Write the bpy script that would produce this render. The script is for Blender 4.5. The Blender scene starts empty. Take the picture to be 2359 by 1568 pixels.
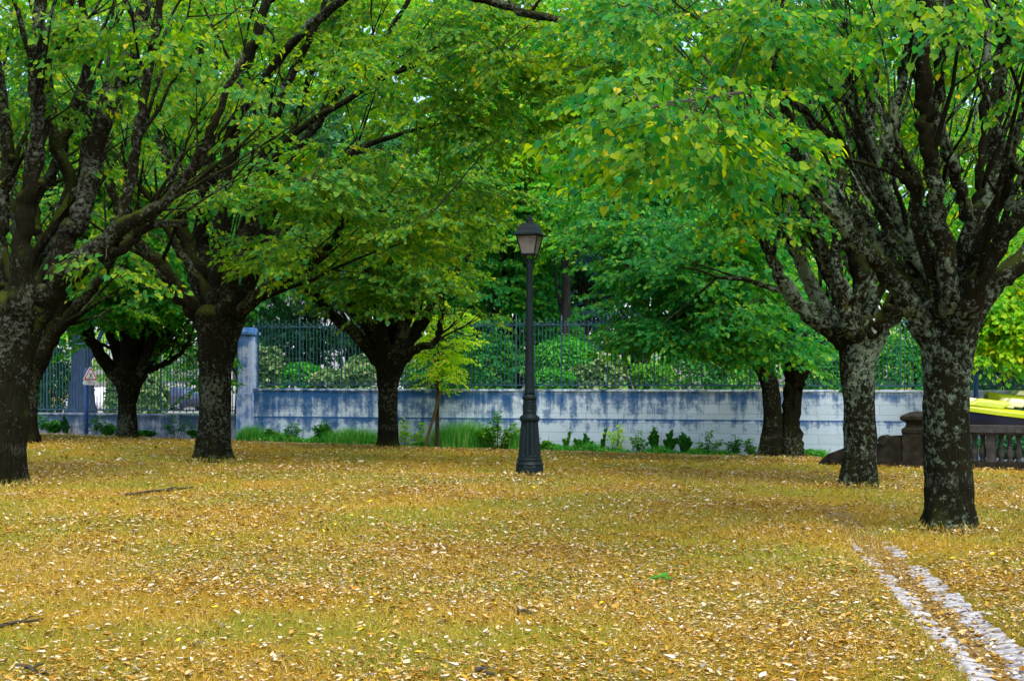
import bpy, math, random
import numpy as np
from mathutils import Vector, noise as mnoise

SC = bpy.context.scene
COL = SC.collection
rng = np.random.default_rng(11)
random.seed(5)
R = math.radians

# ------------------------------------------------------------------ camera, sky, sun, exposure
F, CX, HY, HC = 3240.0, 1179.5, 890.0, 1.6      # focal length / centre / horizon of the photograph, eye height
cam_d = bpy.data.cameras.new('camera')
cam_d.sensor_width = 36.0
cam_d.lens = 36.0 * F / 2359.0
cam_d.shift_y = (HY - 783.5) / 2359.0
cam_d.clip_start, cam_d.clip_end = 0.1, 3000
cam = bpy.data.objects.new('camera', cam_d)
cam.location = (0, 0, HC)
cam.rotation_euler = (R(90), 0, 0)
COL.objects.link(cam)
SC.camera = cam

SUN_EL, SUN_AZ = R(58), R(158)                  # azimuth clockwise from +Y: behind the camera, a little to the right
world = bpy.data.worlds.new('World')
SC.world = world
world.use_nodes = True
wn, wl = world.node_tree.nodes, world.node_tree.links
bg = wn['Background']
sky = wn.new('ShaderNodeTexSky')
sky.sky_type = 'NISHITA'
sky.sun_disc = False
sky.sun_elevation = SUN_EL
sky.sun_rotation = SUN_AZ
sky.dust_density = 3.0
wl.new(sky.outputs[0], bg.inputs[0])
bg.inputs[1].default_value = 0.15
sun_d = bpy.data.lights.new('sun', 'SUN')
sun_d.energy = 1.5
sun_d.angle = R(40)
sun_d.color = (1.0, 0.93, 0.82)
sun = bpy.data.objects.new('sun', sun_d)
sdir = Vector((math.sin(SUN_AZ) * math.cos(SUN_EL), math.cos(SUN_AZ) * math.cos(SUN_EL), math.sin(SUN_EL)))
sun.rotation_euler = sdir.to_track_quat('Z', 'Y').to_euler()
sun.location = (0, 0, 40)
COL.objects.link(sun)
SC.view_settings.view_transform = 'Standard'
SC.view_settings.look = 'None'
SC.view_settings.gamma = 1.0
SC.view_settings.exposure = 1.5
SC.render.engine = 'CYCLES'
SC.cycles.max_bounces = 8
SC.cycles.diffuse_bounces = 3
SC.cycles.glossy_bounces = 2
SC.cycles.transmission_bounces = 5
SC.cycles.transparent_max_bounces = 6
SC.cycles.use_denoising = True
SC.cycles.use_adaptive_sampling = True
SC.cycles.adaptive_threshold = 0.02

# ------------------------------------------------------------------ helpers
def P(px, py, Y):
    return np.array([(px - CX) / F * Y, Y, HC - (py - HY) / F * Y])

def tag(o, label, cat, group=None, kind=None):
    o['label'] = label
    if cat: o['category'] = cat
    if group: o['group'] = group
    if kind: o['kind'] = kind
    return o

def thing(name, loc, label, cat, group=None):
    o = bpy.data.objects.new(name, None)
    o.empty_display_size = 0.2
    o.location = tuple(float(v) for v in loc)
    COL.objects.link(o)
    return tag(o, label, cat, group)

class MB:
    """collects vertices and polygons of one mesh part"""
    def __init__(self):
        self.v, self.f, self.m, self.n = [], [], [], 0
    def add(self, v, f, mat=0):
        v = np.asarray(v, float)
        self.v.append(v)
        for q in f:
            self.f.append(tuple(int(i) + self.n for i in q))
            self.m.append(mat)
        self.n += len(v)
    def box(self, c, s, rz=0.0, mat=0, taper=1.0, tilt=None):
        c = np.array(c, float); hx, hy, hz = np.array(s, float) / 2
        v = np.array([[-hx,-hy,-hz],[hx,-hy,-hz],[hx,hy,-hz],[-hx,hy,-hz],[-hx*taper,-hy*taper,hz],[hx*taper,-hy*taper,hz],[hx*taper,hy*taper,hz],[-hx*taper,hy*taper,hz]])
        if tilt is not None: v = v @ np.asarray(tilt).T
        cr, sr = math.cos(rz), math.sin(rz)
        v = v @ np.array([[cr, sr, 0], [-sr, cr, 0], [0, 0, 1]])
        self.add(v + c, [(0,3,2,1),(4,5,6,7),(0,1,5,4),(1,2,6,5),(2,3,7,6),(3,0,4,7)], mat)
    def lathe(self, prof, c=(0,0,0), n=16, rot=0.0, mat=0, flute=None):
        c = np.array(c, float)
        a = np.arange(n) * 2 * math.pi / n + rot
        V, Q = [], []
        for r, z in prof:
            rr = np.full(n, r)
            if flute and flute[0] <= z <= flute[1]:
                rr = r * (1 - flute[3] * (0.5 + 0.5 * np.cos(a * flute[2])) ** 3)
            V.append(np.stack([rr * np.cos(a), rr * np.sin(a), np.full(n, z)], 1))
        for i in range(len(prof) - 1):
            for j in range(n):
                k = (j + 1) % n
                Q.append((i*n+j, i*n+k, (i+1)*n+k, (i+1)*n+j))
        Q.append(tuple(range(n))[::-1])
        Q.append(tuple(range((len(prof)-1)*n, len(prof)*n)))
        self.add(np.concatenate(V) + c, Q, mat)
    def tube(self, pts, rad, n=6, mat=0, lump=0.0, seed=0.0):
        v, f = tube_arrays(pts, rad, n, lump, seed)
        self.add(v, f, mat)
    def build(self, name, mats, parent=None, smooth=False, local=None):
        me = bpy.data.meshes.new(name)
        V = np.concatenate(self.v)
        if local is not None: V = V - np.asarray(local)
        me.from_pydata(V.tolist(), [], self.f)
        return link_mesh(me, name, mats, parent, smooth, self.m)

def link_mesh(me, name, mats, parent=None, smooth=False, mi=None):
    if not isinstance(mats, (list, tuple)): mats = [mats]
    for m in mats: me.materials.append(m)
    if mi is not None and len(mats) > 1: me.polygons.foreach_set('material_index', np.array(mi, np.int32))
    me.polygons.foreach_set('use_smooth', np.full(len(me.polygons), bool(smooth)))
    me.update()
    o = bpy.data.objects.new(name, me)
    COL.objects.link(o)
    if parent is not None: o.parent = parent
    return o

def tri_object(name, V, T, mats, parent=None, smooth=False, mi=None):
    """one mesh object from big numpy arrays of vertices and triangles"""
    me = bpy.data.meshes.new(name)
    V = np.ascontiguousarray(V, np.float32); T = np.ascontiguousarray(T, np.int32)
    me.vertices.add(len(V)); me.vertices.foreach_set('co', V.ravel())
    me.loops.add(T.size); me.loops.foreach_set('vertex_index', T.ravel())
    me.polygons.add(len(T)); me.polygons.foreach_set('loop_start', np.arange(0, T.size, 3, dtype=np.int32))
    me.update(calc_edges=True)
    return link_mesh(me, name, mats, parent, smooth, mi)

def tube_arrays(pts, rad, n=6, lump=0.0, seed=0.0):
    pts = np.asarray(pts, float); rad = np.asarray(rad, float)
    t = np.gradient(pts, axis=0)
    t /= np.linalg.norm(t, axis=1, keepdims=True) + 1e-9
    ref = np.array([0.31, 0.95, 0.05]) if abs(t[0][1]) < 0.8 else np.array([1.0, 0.1, 0.1])
    u = np.cross(t, ref); u /= np.linalg.norm(u, axis=1, keepdims=True) + 1e-9
    w = np.cross(t, u)
    a = np.arange(n) * 2 * math.pi / n
    r = np.repeat(rad[:, None], n, 1)
    if lump > 0:
        for i in range(len(pts)):
            for j in range(n):
                q = pts[i] * 2.2
                r[i, j] *= 1 + lump * (mnoise.noise((q[0] + 2.0*math.cos(a[j]) + seed, q[1] + 2.0*math.sin(a[j]), q[2])) + 0.5 * mnoise.noise((q[0]*2.6 + 3*math.cos(a[j]), q[1]*2.6 + 3*math.sin(a[j]) + seed, q[2]*2.6)))
    V = pts[:, None, :] + r[:, :, None] * (np.cos(a)[None, :, None] * u[:, None, :] + np.sin(a)[None, :, None] * w[:, None, :])
    V = V.reshape(-1, 3)
    k = len(pts)
    i, j = np.meshgrid(np.arange(k - 1), np.arange(n), indexing='ij')
    j2 = (j + 1) % n
    Q = np.stack([i*n + j, (i+1)*n + j, (i+1)*n + j2, i*n + j2], -1).reshape(-1, 4)
    f = [tuple(q) for q in Q.tolist()]
    f.append(tuple(range((k-1)*n, k*n))[::-1])
    f.append(tuple(range(n)))
    return V, f

def smooth_line(pts, per=5):
    """Catmull-Rom through points with any number of columns"""
    p = np.asarray(pts, float)
    if len(p) < 3:
        return np.array([p[0] + (p[-1] - p[0]) * s for s in np.linspace(0, 1, per + 1)])
    q = np.vstack([2*p[0] - p[1], p, 2*p[-1] - p[-2]])
    out = []
    for i in range(1, len(q) - 2):
        for s in np.linspace(0, 1, per, endpoint=False):
            a, b, c, d = q[i-1], q[i], q[i+1], q[i+2]
            out.append(0.5 * (2*b + (c - a)*s + (2*a - 5*b + 4*c - d)*s*s + (3*b - a - 3*c + d)*s**3))
    out.append(p[-1])
    return np.array(out)

# ground heights: a gentle slope fitted through where things stand in the photograph
_cp = np.array([(0,0,0),(0,8,0),(4,9,0),(-4,9,0.02),(4.9,15.8,0),(5.6,22.5,0),(0.3,25,0),(-7.5,21,.12),(-5.75,27,.2),(-3.2,36,.08),(-10.5,38.5,.2),(11.5,29,-.05),
    (3,39.2,-.33),(.3,39.8,-.25),(-2.5,40.5,-.16),(-5,41,-.09),(-7.5,41.6,-.01),(-12,42.6,.08),(8,37.8,-.38),(6.8,35.5,-.16),(-15,43.4,.1),(10.8,37,-.38)])
def _feat(x, y): return [1 + 0*x, x, y, x*y, y*y, x*x, x*y*y, y**3]
_k = np.linalg.lstsq(np.stack(_feat(_cp[:,0], _cp[:,1]), 1), _cp[:,2], rcond=None)[0]
def gz(x, y):
    x = np.clip(np.asarray(x, float), -16, 14); y = np.clip(np.asarray(y, float), 0, 44)
    return sum(a * f for a, f in zip(_k, _feat(x, y)))
def on_ground(px, py):
    """where the ray through a point of the ground meets the ground"""
    Ys = np.linspace(5, 36, 1500); xs_ = (px - CX) / F * Ys
    row = HY + (HC - gz(xs_, Ys)) * F / Ys
    hit = np.nonzero(row <= py)[0]
    Y = float(Ys[hit[0]] if len(hit) else Ys[int(np.argmin(row))])
    x = (px - CX) / F * Y
    return np.array([x, Y, float(gz(x, Y))])

# ------------------------------------------------------------------ materials
def new_mat(name):
    m = bpy.data.materials.new(name); m.use_nodes = True
    nt = m.node_tree
    return m, nt.nodes, nt.links, nt.nodes['Principled BSDF']
def ramp(n, stops, interp='LINEAR'):
    r = n.new('ShaderNodeValToRGB'); cr = r.color_ramp; cr.interpolation = interp
    while len(cr.elements) < len(stops): cr.elements.new(0.5)
    for e, (p, c) in zip(cr.elements, stops):
        e.position = p; e.color = (*c, 1) if len(c) == 3 else c
    return r
def g(v): return (v, v, v)
def nz(n, l, vec, scale, detail=4, rough=0.55):
    t = n.new('ShaderNodeTexNoise'); t.inputs['Scale'].default_value = scale; t.inputs['Detail'].default_value = detail; t.inputs['Roughness'].default_value = rough
    if vec is not None: l.new(vec, t.inputs['Vector'])
    return t.outputs['Fac']
def mixc(n, l, fac, a, b, mode='MIX'):
    m = n.new('ShaderNodeMix'); m.data_type = 'RGBA'; m.blend_type = mode
    for s, v in ((0, fac), (6, a), (7, b)):
        if isinstance(v, (int, float)): m.inputs[s].default_value = v
        elif isinstance(v, tuple): m.inputs[s].default_value = (*v, 1)
        else: l.new(v, m.inputs[s])
    return m.outputs[2]
def mth(n, l, op, a, b=0.0, clamp=False):
    m = n.new('ShaderNodeMath'); m.operation = op; m.use_clamp = clamp
    for s, v in ((0, a), (1, b)):
        if isinstance(v, (int, float)): m.inputs[s].default_value = v
        else: l.new(v, m.inputs[s])
    return m.outputs[0]
def bump(n, l, h, bsdf, strength=0.4, dist=0.02):
    b = n.new('ShaderNodeBump'); b.inputs['Strength'].default_value = strength; b.inputs['Distance'].default_value = dist
    l.new(h, b.inputs['Height']); l.new(b.outputs[0], bsdf.inputs['Normal'])
def objvec(n, l, scale=None, rnd=False):
    tc = n.new('ShaderNodeTexCoord'); v = tc.outputs['Object']
    mp = n.new('ShaderNodeMapping'); l.new(v, mp.inputs['Vector'])
    if scale: mp.inputs['Scale'].default_value = scale
    if rnd:
        oi = n.new('ShaderNodeObjectInfo'); mu = mth(n, l, 'MULTIPLY', oi.outputs['Random'], 40.0)
        cb = n.new('ShaderNodeCombineXYZ'); l.new(mu, cb.inputs[0]); l.new(mu, cb.inputs[1]); l.new(cb.outputs[0], mp.inputs['Location'])
    return mp.outputs[0], tc

def simple(name, col, rough=0.6, metal=0.0, var=0.25, scale=8.0, spec=0.4, bmp=0.1):
    m, n, l, b = new_mat(name)
    v, tc = objvec(n, l)
    f = nz(n, l, v, scale, 6, 0.6)
    r = ramp(n, [(0.3, tuple(c * (1 - var) for c in col)), (0.7, tuple(min(1, c * (1 + var)) for c in col))])
    l.new(f, r.inputs[0]); l.new(r.outputs[0], b.inputs['Base Color'])
    b.inputs['Roughness'].default_value = rough; b.inputs['Metallic'].default_value = metal
    b.inputs['Specular IOR Level'].default_value = spec
    if bmp: bump(n, l, f, b, bmp, 0.01)
    return m

def bark_mat(name, base, lichen, cover=0.56, moss=0.5, ring=True):
    m, n, l, b = new_mat(name)
    v, tc = objvec(n, l, None, True)
    vs, _ = objvec(n, l, (1, 1, 0.22), True)
    f1 = nz(n, l, vs, 22, 8, 0.65)
    rb = ramp(n, [(0.28, tuple(c * 0.45 for c in base)), (0.55, base), (0.8, tuple(c * 1.8 for c in base))])
    l.new(f1, rb.inputs[0])
    # reddish bare patches
    f4 = nz(n, l, v, 1.7, 5, 0.6)
    rr = ramp(n, [(0.58, g(0)), (0.72, g(0.6))]); l.new(f4, rr.inputs[0])
    c0 = mixc(n, l, rr.outputs[0], rb.outputs[0], (0.018, 0.010, 0.005))
    # moss on faces that look up
    ge = n.new('ShaderNodeNewGeometry'); sx = n.new('ShaderNodeSeparateXYZ'); l.new(ge.outputs['Normal'], sx.inputs[0])
    f5 = nz(n, l, v, 2.4, 6, 0.6)
    up = mth(n, l, 'ADD', mth(n, l, 'MULTIPLY', sx.outputs[2], 0.55), mth(n, l, 'MULTIPLY', f5, 0.9))
    rm = ramp(n, [(0.52, g(0)), (0.82, g(moss))]); l.new(up, rm.inputs[0])
    c1 = mixc(n, l, rm.outputs[0], c0, (0.036, 0.052, 0.004))
    # crusty lichen blotches
    f2 = nz(n, l, v, 15, 10, 0.75)
    f3 = nz(n, l, v, 1.1, 3, 0.5)
    lic = mth(n, l, 'ADD', f2, mth(n, l, 'MULTIPLY', mth(n, l, 'SUBTRACT', f3, 0.5), 0.6))
    rl = ramp(n, [(cover - 0.01, g(0)), (cover + 0.02, g(.55)), (cover + 0.08, g(1))]); l.new(lic, rl.inputs[0])
    f6 = nz(n, l, v, 60, 4, 0.7)
    rc = ramp(n, [(0.35, tuple(c * 0.45 for c in lichen)), (0.65, lichen)]); l.new(f6, rc.inputs[0])
    c2 = mixc(n, l, mth(n, l, 'MULTIPLY', rl.outputs[0], 0.92), c1, rc.outputs[0])
    if ring:   # ragged pale scuffed band low on the bole
        sz = n.new('ShaderNodeSeparateXYZ'); l.new(tc.outputs['Object'], sz.inputs[0])
        zz = mth(n, l, 'ADD', sz.outputs[2], mth(n, l, 'MULTIPLY', mth(n, l, 'SUBTRACT', f3, 0.5), 0.5))
        d = mth(n, l, 'ABSOLUTE', mth(n, l, 'SUBTRACT', zz, 0.52))
        ri = ramp(n, [(0.0, g(0.8)), (0.10, g(0.0))]); l.new(d, ri.inputs[0])
        fr = ramp(n, [(0.50, g(0)), (0.60, g(1))]); l.new(nz(n, l, vs, 30, 6, 0.7), fr.inputs[0])
        c2 = mixc(n, l, mth(n, l, 'MULTIPLY', mth(n, l, 'MULTIPLY', ri.outputs[0], fr.outputs[0]), .45), c2, (0.16, 0.155, 0.14))
    l.new(c2, b.inputs['Base Color'])
    b.inputs['Roughness'].default_value = 0.95
    b.inputs['Specular IOR Level'].default_value = 0.06
    h = mth(n, l, 'ADD', f1, mth(n, l, 'MULTIPLY', rl.outputs[0], 0.35))
    bump(n, l, h, b, 1.0, 0.06)
    return m

def leaf_mat(name, stops, trans, alt, tmix=0.45, rough=0.55, altscale=0.5):
    m, n, l, b = new_mat(name)
    ge = n.new('ShaderNodeNewGeometry')
    r = ramp(n, stops); l.new(ge.outputs['Random Per Island'], r.inputs[0])
    f = nz(n, l, ge.outputs['Position'], altscale, 3, 0.5)
    ra = ramp(n, [(0.42, g(0)), (0.62, g(0.75))]); l.new(f, ra.inputs[0])
    c = mixc(n, l, ra.outputs[0], r.outputs[0], mixc(n, l, 0.5, r.outputs[0], alt))
    l.new(c, b.inputs['Base Color'])
    b.inputs['Roughness'].default_value = rough
    b.inputs['Specular IOR Level'].default_value = 0.14
    t = n.new('ShaderNodeBsdfTranslucent')
    ct = mixc(n, l, 1.0, c, trans, 'MULTIPLY'); l.new(ct, t.inputs['Color'])
    mx = n.new('ShaderNodeMixShader'); mx.inputs[0].default_value = tmix
    l.new(b.outputs[0], mx.inputs[1]); l.new(t.outputs[0], mx.inputs[2])
    l.new(mx.outputs[0], n['Material Output'].inputs['Surface'])
    return m

M = {}
M['bark'] = bark_mat('lime_bark', (0.0075, 0.0078, 0.0034), (0.105, 0.130, 0.085), 0.56)
M['bark_lichen'] = bark_mat('lichened_bark', (0.0085, 0.0085, 0.0036), (0.18, 0.245, 0.165), 0.522, 0.6)
M['bark_moss'] = bark_mat('mossy_bark', (0.0085, 0.0085, 0.0036), (0.12, 0.14, 0.105), 0.56, 0.95)
M['bark_far'] = bark_mat('garden_bark', (0.030, 0.028, 0.026), (0.12, 0.13, 0.11), 0.66, 0.3, False)
M['bark_blue'] = bark_mat('blue_grey_bark', (0.030, 0.050, 0.110), (0.10, 0.14, 0.22), 0.62, 0.0, False)
M['twig'] = simple('twig_bark', (0.030, 0.024, 0.012), 0.9, 0, 0.4, 20)
M['leaf_lime'] = leaf_mat('lime_leaf', [(0.0,(0.008,0.120,0.040)),(0.35,(0.038,0.170,0.008)),(0.7,(0.098,0.225,0.005)),(0.985,(0.21,0.31,0.005)),(0.995,(0.50,0.42,0.01))], (2.4,2.1,0.6), (0.012,0.21,0.07), 0.52)
M['leaf_olive'] = leaf_mat('olive_lime_leaf', [(0.0,(0.010,0.130,0.038)),(0.3,(0.055,0.175,0.007)),(0.75,(0.125,0.235,0.005)),(0.985,(0.22,0.32,0.005)),(0.996,(0.42,0.36,0.02))], (2.4,2.1,0.5), (0.012,0.16,0.06), 0.52)
M['leaf_emerald'] = leaf_mat('emerald_lime_leaf', [(0.0,(0.009,0.135,0.036)),(0.5,(0.032,0.215,0.031)),(0.85,(0.090,0.285,0.018)),(1.0,(0.22,0.37,0.013))], (2.1,2.0,0.7), (0.010,0.19,0.072), 0.5)
M['leaf_bright'] = leaf_mat('bright_lime_leaf', [(0.0,(0.050,0.28,0.030)),(0.5,(0.165,0.39,0.010)),(0.9,(0.32,0.48,0.010)),(0.97,(0.55,0.50,0.01))], (1.9,1.75,0.6), (0.02,0.36,0.08), 0.58)
M['leaf_young'] = leaf_mat('young_yellow_leaf', [(0.0,(0.22,0.56,0.01)),(0.5,(0.42,0.70,0.012)),(0.85,(0.60,0.70,0.03)),(1.0,(0.70,0.45,0.08))], (1.4,1.35,0.6), (0.25,0.55,0.02), 0.6)
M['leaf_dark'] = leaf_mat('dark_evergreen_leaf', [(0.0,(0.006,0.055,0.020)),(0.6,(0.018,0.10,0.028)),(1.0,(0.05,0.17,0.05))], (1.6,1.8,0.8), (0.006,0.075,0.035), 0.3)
M['leaf_cedar'] = leaf_mat('blue_cedar_needle', [(0.0,(0.012,0.070,0.070)),(0.6,(0.030,0.11,0.12)),(1.0,(0.08,0.19,0.22))], (1.2,1.5,1.3), (0.02,0.08,0.11), 0.2)
M['leaf_box'] = leaf_mat('clipped_box_leaf', [(0.0,(0.014,0.15,0.014)),(0.6,(0.035,0.26,0.012)),(1.0,(0.10,0.37,0.016))], (1.6,1.8,0.6), (0.02,0.22,0.015), 0.3)
M['leaf_laurel'] = leaf_mat('pale_laurel_leaf', [(0.0,(0.035,0.13,0.040)),(0.5,(0.12,0.23,0.06)),(1.0,(0.36,0.42,0.20))], (1.5,1.6,0.7), (0.05,0.17,0.05), 0.3, 0.35)
M['leaf_weed'] = leaf_mat('wall_plant_leaf', [(0.0,(0.025,0.16,0.020)),(0.5,(0.060,0.24,0.014)),(1.0,(0.18,0.36,0.02))], (1.8,1.8,0.5), (0.03,0.2,0.03), 0.4)
M['leaf_rosemary'] = leaf_mat('dark_spiky_leaf', [(0.0,(0.012,0.13,0.012)),(0.6,(0.030,0.20,0.016)),(1.0,(0.07,0.28,0.03))], (1.5,1.6,0.6), (0.02,0.12,0.02), 0.3)
M['iron'] = simple('dark_green_iron', (0.0025, 0.0085, 0.0105), 0.55, 0.0, 0.4, 14, 0.16, 0.15)
M['fence_iron'] = simple('blue_green_fence_iron', (0.010, 0.052, 0.085), 0.5, 0.0, 0.3, 9, 0.5, 0)
M['post_blue'] = simple('blue_painted_steel', (0.012, 0.055, 0.23), 0.5, 0, 0.2, 6, 0.5, 0)
M['stake'] = simple('weathered_stake', (0.07, 0.055, 0.02), 0.85, 0, 0.4, 18)
M['white'] = simple('white_paint', (0.78, 0.78, 0.80), 0.5, 0, 0.06, 6)
M['red'] = simple('red_paint', (0.55, 0.02, 0.02), 0.5, 0, 0.1, 6)
M['black'] = simple('black_paint', (0.012, 0.012, 0.014), 0.5, 0, 0.2, 6)
M['yellow_hull'] = simple('yellow_gelcoat', (0.30, 0.37, 0.006), 0.3, 0, 0.06, 3, 0.5, 0)
M['lit_yellow_hull'] = simple('lit_yellow_gelcoat', (0.46, 0.46, 0.24), 0.35, 0, 0.06, 3, 0.5, 0)  # the boats' yellow painted paler on the seats, as if overexposed
M['navy_hull'] = simple('navy_hull', (0.006, 0.010, 0.040), 0.4, 0, 0.3, 3, 0.5, 0)
M['scar'] = simple('bare_wood', (0.36, 0.36, 0.40), 0.7, 0, 0.2, 8)

def lawn_mat(name, dry=True):
    m, n, l, b = new_mat(name)
    ge = n.new('ShaderNodeNewGeometry'); p = ge.outputs['Position']
    fp = nz(n, l, p, 0.42, 5, 0.6)
    f1 = nz(n, l, p, 38, 6, 0.75)
    f2 = nz(n, l, p, 9, 6, 0.7)
    if dry:
        gold = ramp(n, [(0.30, (0.10, 0.060, 0.004)), (0.5, (0.25, 0.150, 0.005)), (0.7, (0.36, 0.24, 0.018))])
        green = ramp(n, [(0.30, (0.045, 0.070, 0.004)), (0.5, (0.125, 0.155, 0.008)), (0.72, (0.25, 0.26, 0.03))])
        l.new(f1, gold.inputs[0]); l.new(f1, green.inputs[0])
        pm = ramp(n, [(0.42, g(0)), (0.60, g(1))]); l.new(fp, pm.inputs[0])
        c = mixc(n, l, pm.outputs[0], gold.outputs[0], green.outputs[0])
        c = mixc(n, l, 0.35, c, mixc(n, l, f2, (0.13, 0.065, 0.004), (0.36, 0.25, 0.025)))
    else:
        gr = ramp(n, [(0.3, (0.02, 0.10, 0.008)), (0.7, (0.07, 0.24, 0.02))]); l.new(f1, gr.inputs[0]); c = gr.outputs[0]
    l.new(c, b.inputs['Base Color']); b.inputs['Roughness'].default_value = 0.95; b.inputs['Specular IOR Level'].default_value = 0.1
    bump(n, l, mth(n, l, 'ADD', f1, f2), b, 0.8, 0.03)
    return m
M['ground'] = lawn_mat('dry_lawn')
M['lawn'] = lawn_mat('garden_lawn', False)
def litter_mat():
    m, n, l, b = new_mat('fallen_leaf')
    ge = n.new('ShaderNodeNewGeometry')
    r = ramp(n, [(0.0,(0.18,0.088,0.004)),(0.32,(0.29,0.155,0.008)),(0.52,(0.36,0.24,0.055)),(0.74,(0.42,0.33,0.16)),(0.945,(0.52,0.47,0.39)),(0.96,(0.36,0.16,0.012)),(0.996,(0.52,0.40,0.01))])
    l.new(ge.outputs['Random Per Island'], r.inputs[0])
    l.new(r.outputs[0], b.inputs['Base Color']); b.inputs['Roughness'].default_value = 0.7; b.inputs['Specular IOR Level'].default_value = 0.25
    return m
M['litter'] = litter_mat()
def blade_mat():
    m, n, l, b = new_mat('dry_grass_blade')
    ge = n.new('ShaderNodeNewGeometry'); p = ge.outputs['Position']
    fp = nz(n, l, p, 0.42, 5, 0.6)
    pm = ramp(n, [(0.42, g(0)), (0.58, g(.9))]); l.new(fp, pm.inputs[0])
    a = ramp(n, [(0, (0.18, 0.105, 0.006)), (0.5, (0.34, 0.215, 0.009)), (0.75, (0.42, 0.31, 0.070)), (1.0, (0.50, 0.42, 0.19))])
    c = ramp(n, [(0, (0.07, 0.13, 0.006)), (0.5, (0.17, 0.21, 0.012)), (0.85, (0.30, 0.28, 0.04)), (1.0, (0.40, 0.34, 0.10))])
    for q in (a, c): l.new(ge.outputs['Random Per Island'], q.inputs[0])
    col = mixc(n, l, pm.outputs[0], a.outputs[0], c.outputs[0])
    l.new(col, b.inputs['Base Color']); b.inputs['Roughness'].default_value = 0.8; b.inputs['Specular IOR Level'].default_value = 0.15
    return m
M['blade'] = blade_mat()
M['grass_green'] = leaf_mat('tall_green_grass', [(0.0,(0.02,0.24,0.04)),(0.6,(0.07,0.40,0.04)),(1.0,(0.40,0.52,0.16))], (1.5,1.6,0.6), (0.02,0.25,0.04), 0.35)

def stone_wall_mat(name, blocks=True, ztop=1.5, ledge=0.72, pale=(0.49, 0.62, 0.77), stain=(0.003, 0.066, 0.215), amount=0.105):
    """pale limestone blocks with blue-black runs below the coping and below the ledge"""
    m, n, l, b = new_mat(name)
    tc = n.new('ShaderNodeTexCoord'); o = tc.outputs['Object']
    s = n.new('ShaderNodeSeparateXYZ'); l.new(o, s.inputs[0])
    cb = n.new('ShaderNodeCombineXYZ'); l.new(s.outputs[0], cb.inputs[0]); l.new(mth(n, l, 'SUBTRACT', s.outputs[2], 0.065), cb.inputs[1])
    br = n.new('ShaderNodeTexBrick'); l.new(cb.outputs[0], br.inputs['Vector'])
    br.inputs['Scale'].default_value = 1.0; br.inputs['Brick Width'].default_value = 1.07; br.inputs['Row Height'].default_value = 0.27
    br.inputs['Mortar Size'].default_value = 0.006; br.inputs['Mortar Smooth'].default_value = 0.3
    br.inputs['Color1'].default_value = (*pale, 1); br.inputs['Color2'].default_value = (*[c * 0.86 for c in pale], 1); br.inputs['Mortar'].default_value = (*[c * 0.40 for c in pale], 1)
    mp = n.new('ShaderNodeMapping'); l.new(o, mp.inputs[0]); mp.inputs['Scale'].default_value = (5.0, 5.0, 0.55)
    f1 = nz(n, l, mp.outputs[0], 1.0, 8, 0.68)              # vertical runs
    f2 = nz(n, l, o, 2.6, 8, 0.66)
    f3 = nz(n, l, o, 22, 6, 0.7)
    mh = n.new('ShaderNodeMapping'); l.new(o, mh.inputs[0]); mh.inputs['Scale'].default_value = (3.0, 3.0, 22.0)
    f4 = nz(n, l, mh.outputs[0], 1.0, 6, 0.7)               # bedding lines
    bed = ramp(n, [(0.56, g(0)), (0.68, g(0.45))]); l.new(f4, bed.inputs[0])
    base = mixc(n, l, mth(n, l, 'MULTIPLY', f3, 0.35), br.outputs['Color'] if blocks else pale, tuple(c * 0.6 for c in pale))
    base = mixc(n, l, bed.outputs[0], base, tuple(c * 0.5 for c in pale))
    # how far below the coping / the ledge
    dt = mth(n, l, 'SUBTRACT', ztop, s.outputs[2])
    w1 = ramp(n, [(0.0, g(0.06)), (0.05, g(0.14)), (0.12, g(0.20)), (0.28, g(0.11)), (0.6, g(0.05)), (0.9, g(-0.02))]); l.new(dt, w1.inputs[0])
    dl = mth(n, l, 'SUBTRACT', ledge, s.outputs[2])
    w2 = ramp(n, [(0.0, g(0.0)), (0.004, g(0.26)), (0.07, g(0.10)), (0.40, g(0.0))]); l.new(dl, w2.inputs[0])
    side = mth(n, l, 'MULTIPLY', s.outputs[0], -0.0065)     # stains thinned to the right, painting in the whiter lit end
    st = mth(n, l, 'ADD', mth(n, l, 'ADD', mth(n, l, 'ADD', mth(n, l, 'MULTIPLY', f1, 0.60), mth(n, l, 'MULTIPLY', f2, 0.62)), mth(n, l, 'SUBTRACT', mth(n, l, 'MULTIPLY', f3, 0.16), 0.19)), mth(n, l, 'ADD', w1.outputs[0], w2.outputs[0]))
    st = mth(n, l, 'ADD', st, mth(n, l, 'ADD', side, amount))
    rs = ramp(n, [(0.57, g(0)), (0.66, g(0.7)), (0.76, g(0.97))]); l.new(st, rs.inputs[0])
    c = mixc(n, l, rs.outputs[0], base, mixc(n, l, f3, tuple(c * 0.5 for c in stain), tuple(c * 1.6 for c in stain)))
    l.new(c, b.inputs['Base Color']); b.inputs['Roughness'].default_value = 0.9; b.inputs['Specular IOR Level'].default_value = 0.2
    h = mth(n, l, 'ADD', mth(n, l, 'MULTIPLY', br.outputs['Fac'], -1.2), mth(n, l, 'ADD', mth(n, l, 'MULTIPLY', f4, 0.5), f3))
    bump(n, l, h, b, 0.5, 0.015)
    return m
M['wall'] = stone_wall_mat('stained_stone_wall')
M['lowwall'] = stone_wall_mat('low_stone_wall', True, 0.76, -5, (0.34, 0.38, 0.46), (0.03, 0.07, 0.13), 0.02)
M['pillar'] = stone_wall_mat('stained_pillar', False, 3.6, -4, (0.42, 0.53, 0.76), (0.02, 0.12, 0.36), 0.10)
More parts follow.
